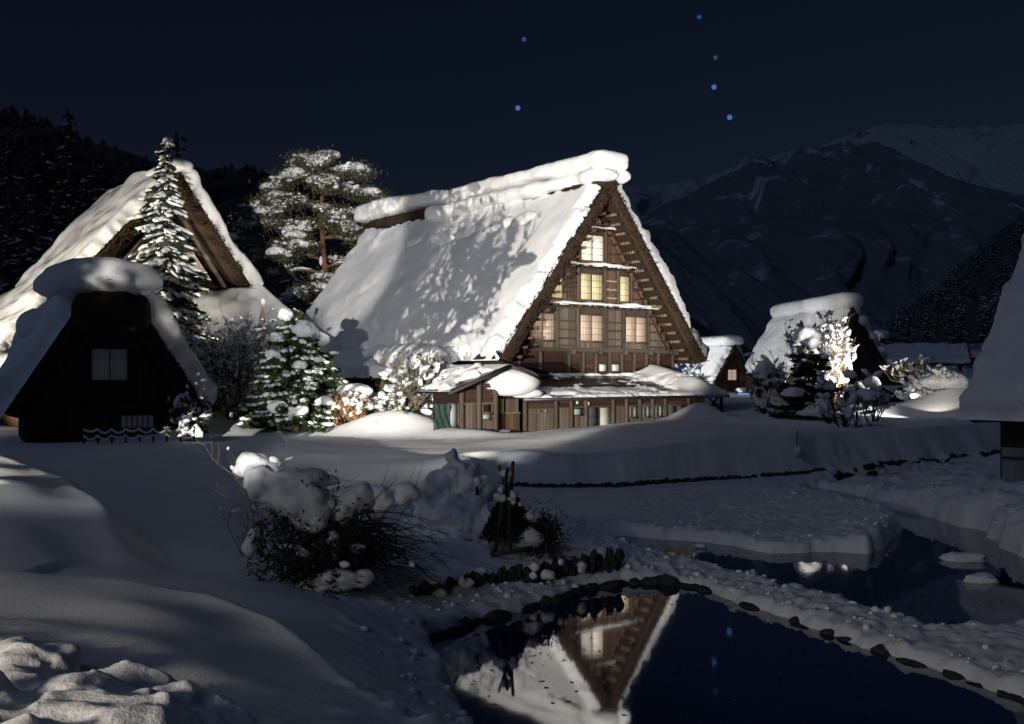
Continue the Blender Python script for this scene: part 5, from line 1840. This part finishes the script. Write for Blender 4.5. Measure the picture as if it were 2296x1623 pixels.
# snowy trees on the right-hand slope
n = 0
rg = np.random.default_rng(77)
spots = []
for Y, cnt in ((150, 9), (185, 12), (225, 14), (265, 14)):
    for i in range(cnt):
        px = 1985 + (2330 - 1985) * (i + rg.uniform(0.1, 0.9)) / cnt
        gnd = np.interp(px, [1960, 2080, 2180, 2296, 2340], [815, 790, 770, 740, 730]) - (Y - 150) * np.interp(px, [1960, 2100, 2296], [0.30, 1.0, 1.75])
        spots.append((px, gnd, Y, rg.uniform(60, 105) * 170 / Y))
proto = []
for k in range(5):
    m_ = conifer('snowy_fir', 'snow-dusted fir on the wooded slope', (0, -400, -60), 10, 2.4, 600 + k, rows=16, per=7, droop=0.3, snow=0.55, dens_=10, lump=0.24, clen=0.7, cw=0.26, power=0.75 + 0.1 * k, elong=2.4, group='snowy firs on the right-hand slope', tip=True)
    proto.append(m_)
for i, (px, py, Y, hp_) in enumerate(spots):
    o = proto[i] if i < 5 else copy_tree(proto[i % 5])
    x, y = base(px, Y)
    s = hp_ / F * Y / 10
    o.location = (x, y, CH + (HZ - py) / F * Y)
    o.scale = (s * rg.uniform(0.9, 1.25), s, s)
    o.rotation_euler = (0, 0, rg.uniform(0, 6.28))
    o['label'] = 'snow-dusted fir among many on the wooded slope at right'

# distant woodland on the dark hill: one mass
wm = MB()
rg = np.random.default_rng(88)
nw = 1500
px = rg.uniform(-150, 1060, nw)
dep = rg.uniform(0, 1, nw) ** 0.7
Yw = 420 - 215 * (1 - dep)
top_ = np.interp(px, [-900, -400, 0, 60, 130, 200, 300, 360, 440, 560, 640, 760, 860, 1000, 1200], [120, 170, 252, 262, 290, 318, 352, 376, 386, 386, 405, 425, 450, 500, 560])
zt = CH - (top_ - HZ) / F * 420
up_ = np.sqrt(dep) * 0.35 + 0.65 * dep
zg = -5 + (zt + 5) * np.clip(up_, 0, 1) - 2
xw = (px - CX) / F * Yw
for i in range(nw):
    hh = rg.uniform(3.5, 7)
    a = np.arange(6) * 1.047 + rg.uniform(0, 1)
    for k, (zf, rf) in enumerate(((0.0, 1.0), (0.3, 0.8), (0.58, 0.55))):
        rr = hh * 0.34 * rf * rg.uniform(0.7, 1.3, 6)
        ring = np.stack([xw[i] + np.cos(a) * rr, Yw[i] + np.sin(a) * rr, zg[i] + hh * zf + rg.normal(0, 0.25, 6)], -1)
        wm.add(np.vstack([ring, [[xw[i], Yw[i], zg[i] + hh * (zf + 0.36)]]]), [[q, (q + 1) % 6, 6] for q in range(6)])
tag(wm.build('distant_woods', M['forest']), kind='stuff')

# bare snow-dusted trees and shrubs before the floodlit house
for i, (px, Y, st, ln, w) in enumerate([(455, 50, 7, 2.3, 'tangled bare shrub flecked with snow, right of the spruce foot'), (520, 49, 7, 2.2, 'wide bare shrub with snow beads, left of the straw-rope cone'), (400, 51, 6, 2.2, 'dense bare shrub right under the spruce'), (560, 52, 5, 2.0, 'bare twiggy shrub behind the straw-rope cone')]):
    bare_shrub('bare_shrub', w, pt(px, Y, 0.3), st, ln, 700 + i, depth=4, r=0.05, snow=0.22, size=(0.035, 0.12), lean=0.75, spread=0.6, up=0.22, group='bare shrubs before the floodlit house')
# straw-rope cone sheltering a shrub
x, y, z = pt(588, 52)
cone = thing('straw_rope_cone', 'cone of straw ropes tied to a pole over a snow-buried shrub', 'rope cone', (x, y, z))
zt = CH + (HZ - 678) / F * 52 - z
piece('pole', cone, (0, 0, zt / 2 - 0.1), (0.07, 0.07, zt + 0.2), M['straw'])
for i in range(14):
    a = i * 6.283 / 14
    q = MB()
    q.tube([(0, 0, zt - 0.1), (0.4 * math.cos(a), 0.4 * math.sin(a), zt * 0.62), (0.95 * math.cos(a), 0.95 * math.sin(a), zt * 0.25)], 0.018, 4)
    q.build('rope', M['straw'], cone)
q = MB()
q.blob((-0.15, -0.1, zt * 0.45), (0.75, 0.65, 0.95), 3, 0.2, 1.2, 5)
q.blob((-0.8, -0.3, zt * 0.2), (0.75, 0.6, 1.2), 3, 0.2, 1.2, 6)
q.blob((-1.3, -0.5, 0.35), (0.75, 0.6, 0.9), 3, 0.2, 1.2, 7)
q.blob((0.05, 0, zt + 0.02), (0.12, 0.12, 0.2), 2, 0.2, 1.2, 8)
q.build('snow', M['snow'], cone, smooth=True)
# shrub at the hut's corner
bare_shrub('dark_shrub', 'dark leafy shrub with long snow clumps at the corner of the hut', pt(425, 42.5), 6, 1.1, 720, depth=3, r=0.03, mat='twig_black', snow=0.12, size=(0.07, 0.18), leaf='leaf_dark', leafn=4.0, leafs=(0.18, 0.07), lean=0.5,
           big=[((-0.15, -0.2, 0.6), (0.2, 0.2, 0.5), 1), ((0.3, -0.2, 0.3), (0.25, 0.2, 0.35), 2)])
# withered beech hedge and snow-clumped shrubs before the porch
bare_shrub('withered_shrub', 'low shrub with withered orange leaves and thick snow, right of the green conifer', pt(778, 47.0), 9, 0.9, 730, depth=3, r=0.02, snow=0.13, size=(0.07, 0.2), leaf='leaf_orange', leafn=6, leafs=(0.15, 0.08), lean=1.1,
           big=[((0.4, 0.1, 1.45), (0.75, 0.5, 0.36), 1), ((-0.1, -0.2, 0.8), (0.5, 0.4, 0.3), 2), ((0.7, -0.1, 0.9), (0.4, 0.35, 0.3), 3)])
bare_shrub('snow_clumped_shrub', 'many-stemmed shrub carrying round snow clumps, before the farmhouse porch', pt(915, 47.4), 11, 1.7, 740, depth=3, r=0.045, mat='twig', snow=0.085, size=(0.06, 0.24), lean=0.65, spread=0.5, up=0.25, leaf='leaf_green', leafn=0.9, leafs=(0.2, 0.09))
bare_shrub('snow_clumped_shrub', 'smaller snow-clumped shrub touching the porch tarpaulin', pt(972, 48.6), 6, 1.4, 741, depth=3, r=0.035, snow=0.12, size=(0.1, 0.28), lean=0.6, spread=0.55, up=0.2)
bare_shrub('snow_clumped_shrub', 'leafy snow-clumped shrub below the drifted aisle roof', pt(862, 48.4), 7, 1.15, 742, depth=3, r=0.035, snow=0.12, size=(0.1, 0.26), lean=0.7, leaf='leaf_green', leafn=2.0, leafs=(0.2, 0.09))
# brilliantly lit shrub behind the farmhouse's right corner
bare_shrub('floodlit_bush', 'dazzling white snow-covered bush under the right eave of the farmhouse', pt(1552, 76, 0.2), 8, 1.3, 745, depth=3, r=0.03, snow=0.8, size=(0.12, 0.32), lean=0.9)

# right-hand group
x, y, z = pt(1716, 58)
bare_shrub('bare_tree', 'thick-stemmed bare tree with snow on its trunks, left of the dark fir', (x, y, z), 5, 1.75, 750, depth=4, r=0.10, mat='twig_black', snow=0.035, size=(0.08, 0.22), lean=0.7, spread=0.6, big=[((-0.3, -0.3, 0.9), (0.35, 0.3, 0.6), 1), ((0.4, -0.2, 0.6), (0.3, 0.3, 0.7), 2), ((0.0, 0, 2.4), (0.55, 0.4, 0.5), 3)])
x, y, z = pt(1812, 53)
Hf = CH + (HZ - 762) / F * 53 - z
conifer('dark_fir', 'dark layered fir with a great round snowball on its crown', (x, y, z), Hf, 1.7, 760, rows=13, per=10, droop=0.12, snow=0.18, dens_=70, lump=0.24, clen=0.34, cw=0.1, power=0.5, tip=False, elong=2.2,
        big=[((0.02, 0, Hf + 0.12), (0.62, 0.6, 0.58), 1), ((-0.9, -1.0, Hf - 2.5), (0.6, 0.45, 0.25), 3), ((0.1, -1.4, Hf - 3.4), (0.9, 0.6, 0.3), 5)])
for i, (px, Y, ln, w) in enumerate([(1824, 61, 2.0, 'floodlit tan bare tree rising behind the snowball fir'), (1880, 60, 1.85, 'brightest tan bare tree full of white snow, right of the snowball fir'), (1850, 59.5, 1.7, 'lower floodlit bare tree between two taller tan trees')]):
    x, y, z = pt(px, Y)
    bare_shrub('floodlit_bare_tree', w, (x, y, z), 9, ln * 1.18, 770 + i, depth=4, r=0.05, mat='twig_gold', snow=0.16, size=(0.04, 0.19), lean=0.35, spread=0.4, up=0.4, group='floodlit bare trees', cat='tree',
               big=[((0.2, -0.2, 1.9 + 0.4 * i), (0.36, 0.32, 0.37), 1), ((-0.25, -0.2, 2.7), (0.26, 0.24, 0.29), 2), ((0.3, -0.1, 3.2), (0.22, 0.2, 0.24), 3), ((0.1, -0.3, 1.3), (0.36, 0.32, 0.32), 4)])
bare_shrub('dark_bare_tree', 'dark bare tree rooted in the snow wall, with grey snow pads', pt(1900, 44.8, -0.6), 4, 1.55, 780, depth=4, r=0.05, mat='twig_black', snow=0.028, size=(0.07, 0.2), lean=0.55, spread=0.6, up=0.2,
           big=[((0.8, -0.1, 2.0), (0.36, 0.3, 0.22), 1), ((-0.7, 0.1, 2.3), (0.25, 0.22, 0.2), 2), ((1.05, 0.1, 2.5), (0.3, 0.26, 0.24), 3), ((0.1, 0, 2.8), (0.24, 0.2, 0.2), 4)])
bare_shrub('dark_bare_tree', 'lower dark bare shrub between the fir and the rooted bare tree', pt(1866, 48), 5, 0.75, 781, depth=4, r=0.04, mat='twig_black', snow=0.03, size=(0.08, 0.2), lean=0.9, spread=0.6)
bare_shrub('dark_bare_tree', 'dark shrub under grey snow pads, right of the rooted bare tree', pt(1955, 50), 6, 1.15, 782, depth=4, r=0.04, mat='twig_black', snow=0.03, size=(0.1, 0.24), lean=0.8, spread=0.6)
x, y, z = pt(2066, 62)
bare_shrub('floodlit_shrub', 'small shining tan tree beside the floodlight lamp', (x, y, z + 0.5), 4, 1.35, 790, depth=4, r=0.05, mat='twig_gold', snow=0.08, size=(0.05, 0.15), lean=0.6, spread=0.6, big=[((-0.35, -0.3, 0.75), (0.26, 0.24, 0.36), 1)])
x, y, z = pt(2108, 62.5)
bare_shrub('floodlit_shrub', 'wide shining shrub topped with bright snow, left of the right-edge roof', (x, y, z + 0.4), 5, 1.0, 791, depth=4, r=0.05, mat='twig_gold', snow=0.12, size=(0.09, 0.22), lean=1.0, spread=0.6, big=[((-0.2, -0.2, 1.35), (0.85, 0.5, 0.33), 1), ((0.55, -0.2, 1.35), (0.4, 0.3, 0.34), 2)])
for i, (px, Y, big, w) in enumerate([(2068, 62, [((0, 0, 0.35), (0.85, 0.6, 0.55), 1)], 'round shrub buried in grey snow, right below the floodlight lamp'), (2118, 60, [((0, 0, 0.5), (1.3, 0.8, 0.62), 2), ((1.0, 0, 0.45), (0.8, 0.6, 0.5), 3)], 'low broad shrub buried in lumpy snow, near the right-edge roof')]):
    bare_shrub('buried_shrub', w, pt(px, Y), 8, 0.9, 795 + i, depth=3, r=0.025, mat='twig_black', snow=0.25, size=(0.08, 0.2), lean=1.0, big=big)
bare_shrub('snowy_twigs', 'thin dry twigs sticking from the snow wall beside the right-edge house', pt(2140, 42, -0.5), 8, 0.7, 799, depth=2, r=0.012, mat='twig_black', snow=0.1, size=(0.04, 0.08), lean=0.9)

# ------------------------------------------------------------------ foreground
# large snow-weighed bush
x, y, z = pt(700, 16.2)
bush = bare_shrub('snow_laden_bush', 'foreground bush bent under pillows of snow, at the left of the pond', (x, y, z), 34, 0.85, 810, depth=3, r=0.016, mat='twig_black', snow=0.012, size=(0.04, 0.12), lean=1.1, spread=0.5, up=0.02, leaf='leaf_dark', leafn=2.2, leafs=(0.10, 0.04), smat='snow', wob=0.12,
                  big=[] and [((-0.58, -0.25, 1.40), (0.36, 0.34, 0.27), 1), ((-0.22, 0.0, 1.52), (0.55, 0.42, 0.26), 2), ((0.02, -0.35, 1.16), (0.46, 0.36, 0.40), 3), ((0.0, -0.5, 0.9), (0.30, 0.26, 0.36), 4), ((0.42, -0.1, 1.3), (0.4, 0.34, 0.24), 5), ((0.62, -0.2, 1.12), (0.34, 0.3, 0.34), 6),
                       ((0.95, 0.0, 1.12), (0.22, 0.2, 0.2), 7), ((1.18, 0.05, 1.05), (0.17, 0.16, 0.2), 8), ((1.42, 0.0, 1.08), (0.24, 0.2, 0.19), 9), ((-0.95, 0.0, 0.35), (0.16, 0.15, 0.22), 10), ((0.45, -0.3, 0.5), (0.13, 0.12, 0.22), 11), ((0.1, -0.75, 0.12), (0.5, 0.3, 0.16), 12)])
for k_, lumps in enumerate([
        [(-0.78, -0.1, 1.50, .21, .22, .20), (-0.72, -0.2, 1.36, .17, .2, .18), (-0.22, 0.05, 1.53, .46, .36, .13), (-0.50, -0.05, 1.42, .32, .32, .18), (-0.15, -0.15, 1.22, .44, .38, .30), (0.02, -0.3, 1.05, .30, .24, .28), (0.12, -0.36, 0.92, .2, .16, .2),
         (-0.50, -0.2, 1.24, .18, .2, .16), (-0.62, 0.1, 1.66, .10, .1, .07), (0.32, -0.2, 1.13, .14, .14, .15), (0.14, 0.1, 1.46, .24, .2, .09)],
        [(0.62, -0.05, 1.2, .29, .26, .22), (0.48, -0.15, 1.05, .2, .2, .2), (0.75, 0, 1.38, .12, .1, .08), (0.78, -0.1, 1.28, .14, .14, .14), (0.38, -0.1, 1.2, .14, .14, .12)],
        [(1.0, 0, 1.29, .14, .13, .13), (1.08, -0.05, 1.15, .14, .12, .13), (1.02, -0.1, 1.05, .11, .1, .12)],
        [(1.40, 0, 1.32, .17, .14, .11), (1.34, -0.05, 1.24, .13, .12, .12), (1.5, 0, 1.26, .1, .1, .1)],
        [(1.2, 0.05, 1.36, .07, .07, .06)],
        [(-0.88, 0, 0.62, .1, .1, .15), (-0.92, 0, 0.48, .13, .12, .14)],
        [(0.36, -0.4, 0.66, .12, .1, .15), (0.4, -0.42, 0.5, .08, .07, .13)],
        [(0.5, -0.55, 0.1, .38, .25, .16), (0.8, -0.5, 0.12, .2, .18, .14), (0.2, -0.7, 0.05, .25, .2, .12)]]):
    q = MB()
    for j_, (a_, b_, c_, ra_, rb_, rc_) in enumerate(lumps):
        q.blob((a_, b_, c_), (ra_, rb_, rc_), 3, 0.18, 1.4, 900 + k_ * 10 + j_)
    fused(q, 'snow_cap', M['snow'], bush, 0.025, 5, rough=0.012, fr=7, seed=k_)
rg = np.random.default_rng(5)
q = MB()
for i in range(90):        # long whips arching out to the right
    a = rg.uniform(-0.5, 0.5)
    ln = rg.uniform(1.0, 2.5)
    s = np.linspace(0, 1, 9)
    e = rg.uniform(0.15, 0.75)
    p0 = np.array([rg.uniform(-0.3, 0.3), rg.uniform(-0.4, 0.3), rg.uniform(0.1, 0.7)])
    P = p0 + np.stack([np.cos(a) * ln * s * 0.85, np.sin(a) * ln * s * 0.6, ln * (e * s - (e + rg.uniform(-0.1, 0.25)) * s * s) + 0.02 * np.sin(s * 15 + i)], -1)
    q.tube(P, np.linspace(0.012, 0.003, 9), 3, cap=False)
    for k in range(4):
        j = rg.integers(3, 8)
        d = unit(np.array([1, rg.normal(0, 0.6), rg.normal(-0.1, 0.5)]))
        q.tube(np.array([P[j], P[j] + d * 0.16, P[j] + d * 0.3 + [0, 0, -0.03]]), [0.005, 0.004, 0.002], 3, cap=False)
for i in range(16):        # straight shoots
    p0 = np.array([rg.uniform(0.1, 1.5), rg.uniform(-0.2, 0.3), rg.uniform(0.9, 1.1)])
    d = unit(np.array([rg.uniform(0.2, 0.9), 0, 0.8]))
    q.tube(np.array([p0, p0 + d * 0.3, p0 + d * rg.uniform(0.5, 0.8)]), [0.006, 0.005, 0.002], 3, cap=False)
q.build('whips', M['twig_black'], bush)
x, y, z = pt(575, 16.9)
zb_ = CH - (1040 - HZ) / F * 16.9 - z
bare_shrub('snowball_twigs', 'bare twigs holding a floodlit ball of snow, above the foreground bush', (x, y, z), 4, 1.0, 812, depth=3, r=0.012, mat='twig_gold', snow=0.05, size=(0.02, 0.05), lean=0.6, spread=0.6, wob=0.2,
           big=[((-0.02, 0, zb_), (0.27, 0.25, 0.20), 1), ((-0.17, -0.08, zb_ - 0.07), (0.16, 0.15, 0.15), 2), ((0.10, -0.1, zb_ - 0.15), (0.07, 0.07, 0.19), 3), ((0.27, 0.03, zb_ + 0.03), (0.11, 0.1, 0.10), 4)], smat='snow')
bare_shrub('upright_twigs', 'few upright reddish twigs with a dab of snow, behind the foreground bush', pt(706, 22), 5, 0.55, 813, depth=2, r=0.011, mat='twig_gold', snow=0.2, size=(0.02, 0.05), lean=0.25, spread=0.25, up=0.35, kids=1)

# staked evergreen under snow
x, y, z = pt(1138, 19.7)
st = thing('staked_evergreen', 'small dark evergreen propped by tied stakes under snow, on the pond bank', 'shrub', (x, y, z))
rg = np.random.default_rng(31)
nn = 7500
hz_ = rg.uniform(0, 1, nn) ** 0.8
rad = 0.50 * (1 - hz_) ** 0.8 + 0.05
an = rg.uniform(0, 6.28, nn)
rr = rad * np.sqrt(rg.uniform(0.2, 1, nn))
C1 = np.stack([rr * np.cos(an) + 0.02, rr * np.sin(an) * 0.8, 0.2 + hz_ * 0.9], -1)
C2 = np.stack([0.62 + rg.normal(0, 0.17, 2600), rg.normal(0, 0.14, 2600), 0.36 + rg.normal(0, 0.17, 2600) - 0.05], -1)
C_ = np.vstack([C1, C2])
q = MB()
q.cards(C_, rg.normal(0, 1, C_.shape) + [0, 0, 0.4], rg.uniform(0.05, 0.11, len(C_)), 0.03, rg)
q.build('foliage', M['leaf_dark'], st)
for nm, p0, p1, w in [('stake', (0.05, -0.42, 0.1), (0.03, -0.05, 1.25), 0.05), ('stake', (-0.22, -0.36, 0.0), (0.0, 0, 1.5), 0.05), ('stake', (0.38, 0.2, 0.1), (-0.02, 0, 1.2), 0.045), ('stake', (0.78, -0.2, -0.1), (0.66, -0.1, 0.25), 0.07),
                      ('stake', (-0.30, -0.5, -0.25), (-0.25, -0.45, 0.12), 0.06), ('crossbar', (-0.3, -0.48, 0.02), (0.45, -0.4, 0.14), 0.055), ('stake', (-0.55, 0.5, 0.6), (-0.57, 0.5, 1.25), 0.05), ('stake', (0.06, 0.05, 1.0), (0.1, 0.05, 1.62), 0.05), ('stake', (-0.02, 0.05, 1.1), (-0.16, 0.05, 1.55), 0.04)]:
    q = MB()
    q.bar(p0, p1, w, w, (0.3, 1, 0.1))
    q.build(nm, M['beam'], st)
q = MB()
for i in range(22):
    h_ = rg.uniform(0.55, 1)
    a = rg.uniform(0, 6.28)
    r_ = 0.42 * (1 - h_) ** 0.8 + 0.07
    q.blob((r_ * math.cos(a), r_ * math.sin(a) * 0.8, 0.25 + h_ * 0.9), rg.uniform(0.04, 0.09), 2, 0.25, 2, i)
q.blob((-0.02, 0.05, 1.40), (0.13, 0.1, 0.09), 2, 0.2, 2, 90)
q.blob((0.45, 0.05, 0.62), (0.22, 0.16, 0.13), 2, 0.2, 2, 91)
q.blob((0.42, -0.15, 0.25), (0.26, 0.2, 0.2), 2, 0.2, 2, 92)
q.blob((-0.56, 0.5, 1.2), (0.08, 0.07, 0.1), 2, 0.2, 2, 93)
q.build('snow', M['snow_lumps'], st, smooth=True)
# heap of fallen snow beside it
sp = thing('snow_heap', 'tall broken heap of snow left of the staked evergreen', 'snow heap', pt(1060, 20.6))
q = MB()
for c, rr, sd in [((-0.1, 0.2, 0.2), (0.9, 0.7, 0.75), 1), ((-0.3, 0.3, 0.7), (0.5, 0.45, 0.6), 2), ((0.1, 0.25, 0.75), (0.3, 0.28, 0.38), 3), ((-0.2, 0.3, 1.15), (0.3, 0.26, 0.32), 4), ((-0.38, 0.3, 1.38), (0.16, 0.15, 0.2), 5), ((0.35, 0.05, 0.5), (0.4, 0.36, 0.42), 6), ((0.42, 0.1, 0.85), (0.16, 0.14, 0.14), 7),
                  ((-0.75, 0.0, 0.2), (0.5, 0.4, 0.62), 8), ((0.15, -0.25, 0.25), (0.4, 0.36, 0.5), 9), ((0.6, -0.1, 0.62), (0.16, 0.15, 0.13), 10)]:
    q.blob(c, rr, 4, 0.36, 2.2, 820 + sd)
fused(q, 'snow', M['snow_lumps'], sp, 0.035, 3, rough=0.06, fr=4.5, seed=9)

# clods thrown up at the edge of the cleared lane, bottom left
q = MB()
rg = np.random.default_rng(61)
for i in range(330):
    u_ = rg.uniform(0, 1)
    px_ = rg.uniform(-350, 640)
    py_ = np.interp(px_, [-350, 0, 300, 560, 640], [1350, 1430, 1520, 1605, 1630]) + 25 + 420 * u_ ** 1.3
    Yc = F * 1.55 / (py_ - HZ)
    xc = (px_ - CX) / F * Yc
    w_ = rg.uniform(0.05, 0.15) * (1.6 if rg.random() < 0.15 else 1)
    q.blob((xc, Yc, gz(xc, Yc) + w_ * rg.uniform(-0.6, 0.1)), (w_ * rg.uniform(0.9, 1.5), w_, w_ * 0.8), 2, 0.3, 1.6, i)
tag(fused(q, 'snow_clods', M['snow_ground'], None, 0.022, 12, rough=0.014, fr=9), kind='stuff')
# crumbs of shovelled snow along the pond banks
q = MB()
rg = np.random.default_rng(62)
nb = 9000
xs = rg.uniform(-2.5, 17, nb)
ys = rg.uniform(9, 34, nb)
ds = np.maximum(sdf(xs, ys, POND), sdf(xs, ys, CANAL))
dens_c = np.exp(-np.abs(ds + 0.25) / 0.35) + 0.22 * sst(fbm(xs, ys, 0, 0.4, 2, 3) + 0.3)
kp = (ds < -0.02) & (rg.uniform(0, 1, nb) < dens_c) & (ys < np.interp(xs, _wall_x, _wall_y) - 0.3)
xs, ys = xs[kp], ys[kp]
w_ = 0.018 + 0.05 * rg.uniform(0, 1, len(xs)) ** 3
q.blobs(np.stack([xs, ys, ground_z(xs, ys) + w_ * 0.2], -1), np.stack([w_ * 1.3, w_, w_ * 0.8], -1), 1, 0.3, rg)
tag(q.build('snow_crumbs', M['snow_lumps'], smooth=True), kind='stuff')

# row of dark stones along the inner bank
edge = thing('stone_edging', 'row of upright dark stones half sunk in the snowy pond bank', 'stone edging', (0, 0, 0))
rg = np.random.default_rng(41)
A_, B_ = atz(925, 1338, 0.28), atz(1388, 1262, 0.32)
for k in range(3):
    q = MB()
    q.blob((0, 0, 0), (0.5, 0.5, 0.5), 2, 0.35, 1.4, 840 + k)
    me_ = q.mesh('stone', True)
    me_.materials.append(M['stone'])
    for i in range(k, 66, 3):
        t_ = (i + rg.uniform(-0.3, 0.3)) / 65
        p = A_ * (1 - t_) + B_ * t_ + np.array([0, math.sin(t_ * 3.1) * 0.15, 0])
        o = bpy.data.objects.new('stone', me_)
        COL.objects.link(o)
        o.parent = edge
        hh = rg.uniform(0.18, 0.46) * (0.75 + 0.55 * t_)
        o.location = (p[0], p[1] + rg.uniform(-0.08, 0.08), p[2] + rg.uniform(-0.06, 0.08))
        o.scale = (rg.uniform(0.07, 0.2), rg.uniform(0.10, 0.2), hh)
        o.rotation_euler = (rg.uniform(-.3, .3), rg.uniform(-.45, .45), rg.uniform(0, 6))
q = MB()
nb = 14
tt_ = rg.uniform(0, 1, nb)
pp = A_[None] * (1 - tt_)[:, None] + B_[None] * tt_[:, None]
q.blobs(pp + np.stack([rg.normal(0, .05, nb), rg.normal(0.0, .14, nb), rg.uniform(0.0, 0.22, nb)], -1), np.stack([rg.uniform(.05, .14, nb), rg.uniform(.05, .1, nb), rg.uniform(.04, .09, nb)], -1), 2, 0.2, rg)
tag(q.build('snow', M['snow_lumps'], edge, smooth=True), kind='stuff')
# dark stones lining the pond under the snow of the dyke
kerb = thing('stone_lining', 'dark wet stones lining the far side of the mirror-like pond at the waterline', 'stone lining', (0, 0, 0))
L_ = POND[:14]
sg_ = np.concatenate([[0], np.cumsum(np.linalg.norm(np.diff(L_, axis=0), axis=1))])
kinds_ = []
for k in range(6):
    q = MB()
    q.blob((0, 0, 0), (0.5, 0.5, 0.5), 2, 0.32, 1.1 + 0.25 * k, 861 + k)
    me_ = q.mesh('stone', True)
    me_.materials.append(M['stone'])
    kinds_.append(me_)
s_ = 0.0
while s_ < sg_[-1] - 0.2:
    w_ = rg.uniform(0.12, 0.5)
    if rg.random() < (0.12 if s_ < 5.5 else 0.5):
        s_ += w_ * 0.8
        continue
    p = np.array([np.interp(s_ + w_ / 2, sg_, L_[:, 0]), np.interp(s_ + w_ / 2, sg_, L_[:, 1])])
    d0 = np.array([np.interp(s_ + w_ / 2 + 0.1, sg_, L_[:, 0]), np.interp(s_ + w_ / 2 + 0.1, sg_, L_[:, 1])]) - p
    d0 = d0 / (np.linalg.norm(d0) + 1e-9)
    inn_ = np.array([d0[1], -d0[0]])
    dd_ = float(sdf(np.array([p[0]]), np.array([p[1]]), POND)[0])
    # follow the wavy waterline
    k_ = 0.8 * (0.15 * float(fbm(p[0], p[1], 0, 0.9, 3, 61)) + 0.045 * float(fbm(p[0], p[1], 0, 4, 3, 63)))
    p = p - inn_ * (k_ - rg.uniform(0.0, 0.07))
    o = bpy.data.objects.new('stone', kinds_[int(rg.integers(6))])
    COL.objects.link(o)
    o.parent = kerb
    far_ = 1 - 0.45 * sst((p[0] - 2.2) / 2.0)
    o.location = (p[0], p[1], rg.uniform(-0.05, 0.03) * 1.0 - 0.03 * (1 - far_))
    o.scale = (w_ * 1.3, rg.uniform(0.16, 0.3), rg.uniform(0.14, 0.32) * far_)
    o.rotation_euler = (rg.choice([0, math.pi]) + rg.uniform(-0.25, 0.25), rg.uniform(-0.2, 0.2), math.atan2(d0[1], d0[0]) + rg.choice([0, math.pi]) + rg.uniform(-0.3, 0.3))
    s_ += w_ * rg.uniform(0.75, 1.05)
# pebbly dark waterline under the far snow wall
q = MB()
nb = 420
xs = rg.uniform(-0.5, 24, nb)
ys = np.interp(xs, _wall_x, _wall_y) - rg.uniform(0.0, 0.35, nb)
zs = ground_z(xs, ys)
q.blobs(np.stack([xs, ys, zs + 0.03], -1), np.stack([rg.uniform(0.06, 0.2, nb), rg.uniform(0.05, 0.12, nb), rg.uniform(0.04, 0.11, nb)], -1), 1, 0.25, rg)
tag(q.build('waterside_stones', M['stone']), kind='stuff')
# pieces of ice afloat
for px, py, s, w in [(2163, 1254, (0.42, 0.22, 0.13), 'flat floe of snow adrift on the dark canal'), (2204, 1303, (0.28, 0.14, 0.11), 'small pointed floe of snow near the right end of the dyke'), (1300 + 270, 1226, (0.14, 0.09, 0.05), 'tiny snow floe close to the island of crumbled snow')]:
    p = atz(px, py, 0.02)
    q = MB()
    q.blob((0, 0, 0.02), s, 3, 0.35, 1.8, int(px))
    o = q.build('snow_floe', M['snow_lumps'], smooth=True, loc=tuple(p))
    tag(o, w, 'snow floe', 'snow floes on the water')
# specks and leaves on the water
q = MB()
nb = 420
a = rg.uniform(0, 1, nb)
C_ = np.array([atz(rg.uniform(1380, 2250), rg.uniform(1205, 1385), 0.0) for _ in range(nb)] + [atz(rg.uniform(960, 2000), rg.uniform(1325, 1620), 0.0) for _ in range(260)])
keep = (sdf(C_[:, 0], C_[:, 1], POND) > 0.15) | (sdf(C_[:, 0], C_[:, 1], CANAL) > 0.15)
C_ = C_[keep] + np.array([0, 0, 0.004])
dz = np.zeros_like(C_)
for c in C_:
    w = rg.uniform(0.012, 0.035)
    an = np.sort(rg.uniform(0, 6.28, 5))
    q.add(np.vstack([c + np.stack([np.cos(an) * w * 1.3, np.sin(an) * w, 0 * an], -1), [c]]), [[i, (i + 1) % 5, 5] for i in range(5)])
tag(q.build('floating_debris', M['leaf_dark']), kind='stuff')
# small marker post by the far path
x, y, z = pt(1787, 39.0)
mk = thing('marker_post', 'thin marker stake with a small tan tag, on the path below the snow wall', 'marker', (x, y, z))
piece('stake', mk, (0, 0, 0.4), (0.035, 0.035, 1.1), M['beam_dark'])
solid(mk, 'tag', [((0.03, -0.04, 0.2), (0.26, 0.03, 0.34))], M['plaster'])
# trees beyond the frame at the left, between the floodlight and the farmhouse: their shadows fall on its roof
x, y = -15.4, 15.5
bare_shrub('leafy_tree', 'second broad tree beyond the left frame edge, farther from the lane', (x, y, gz(x, y)), 7, 2.7, 853, depth=4, r=0.08, mat='bark', snow=0.03, size=(0.06, 0.18), lean=0.42, spread=0.55, up=0.2, kids=4, leaf='needle_olive', leafn=0.8, leafs=(0.20, 0.10), cat='tree')
x, y = -12.9, 14.5
tr = bare_shrub('leafy_tree', 'broad tree beyond the left frame edge whose shadow falls on the farmhouse roof', (x, y, gz(x, y)), 7, 2.9, 850, depth=4, r=0.08, mat='bark', snow=0.03, size=(0.06, 0.18), lean=0.42, spread=0.55, up=0.2, kids=4, leaf='needle_olive', leafn=1.0, leafs=(0.20, 0.10), cat='tree')
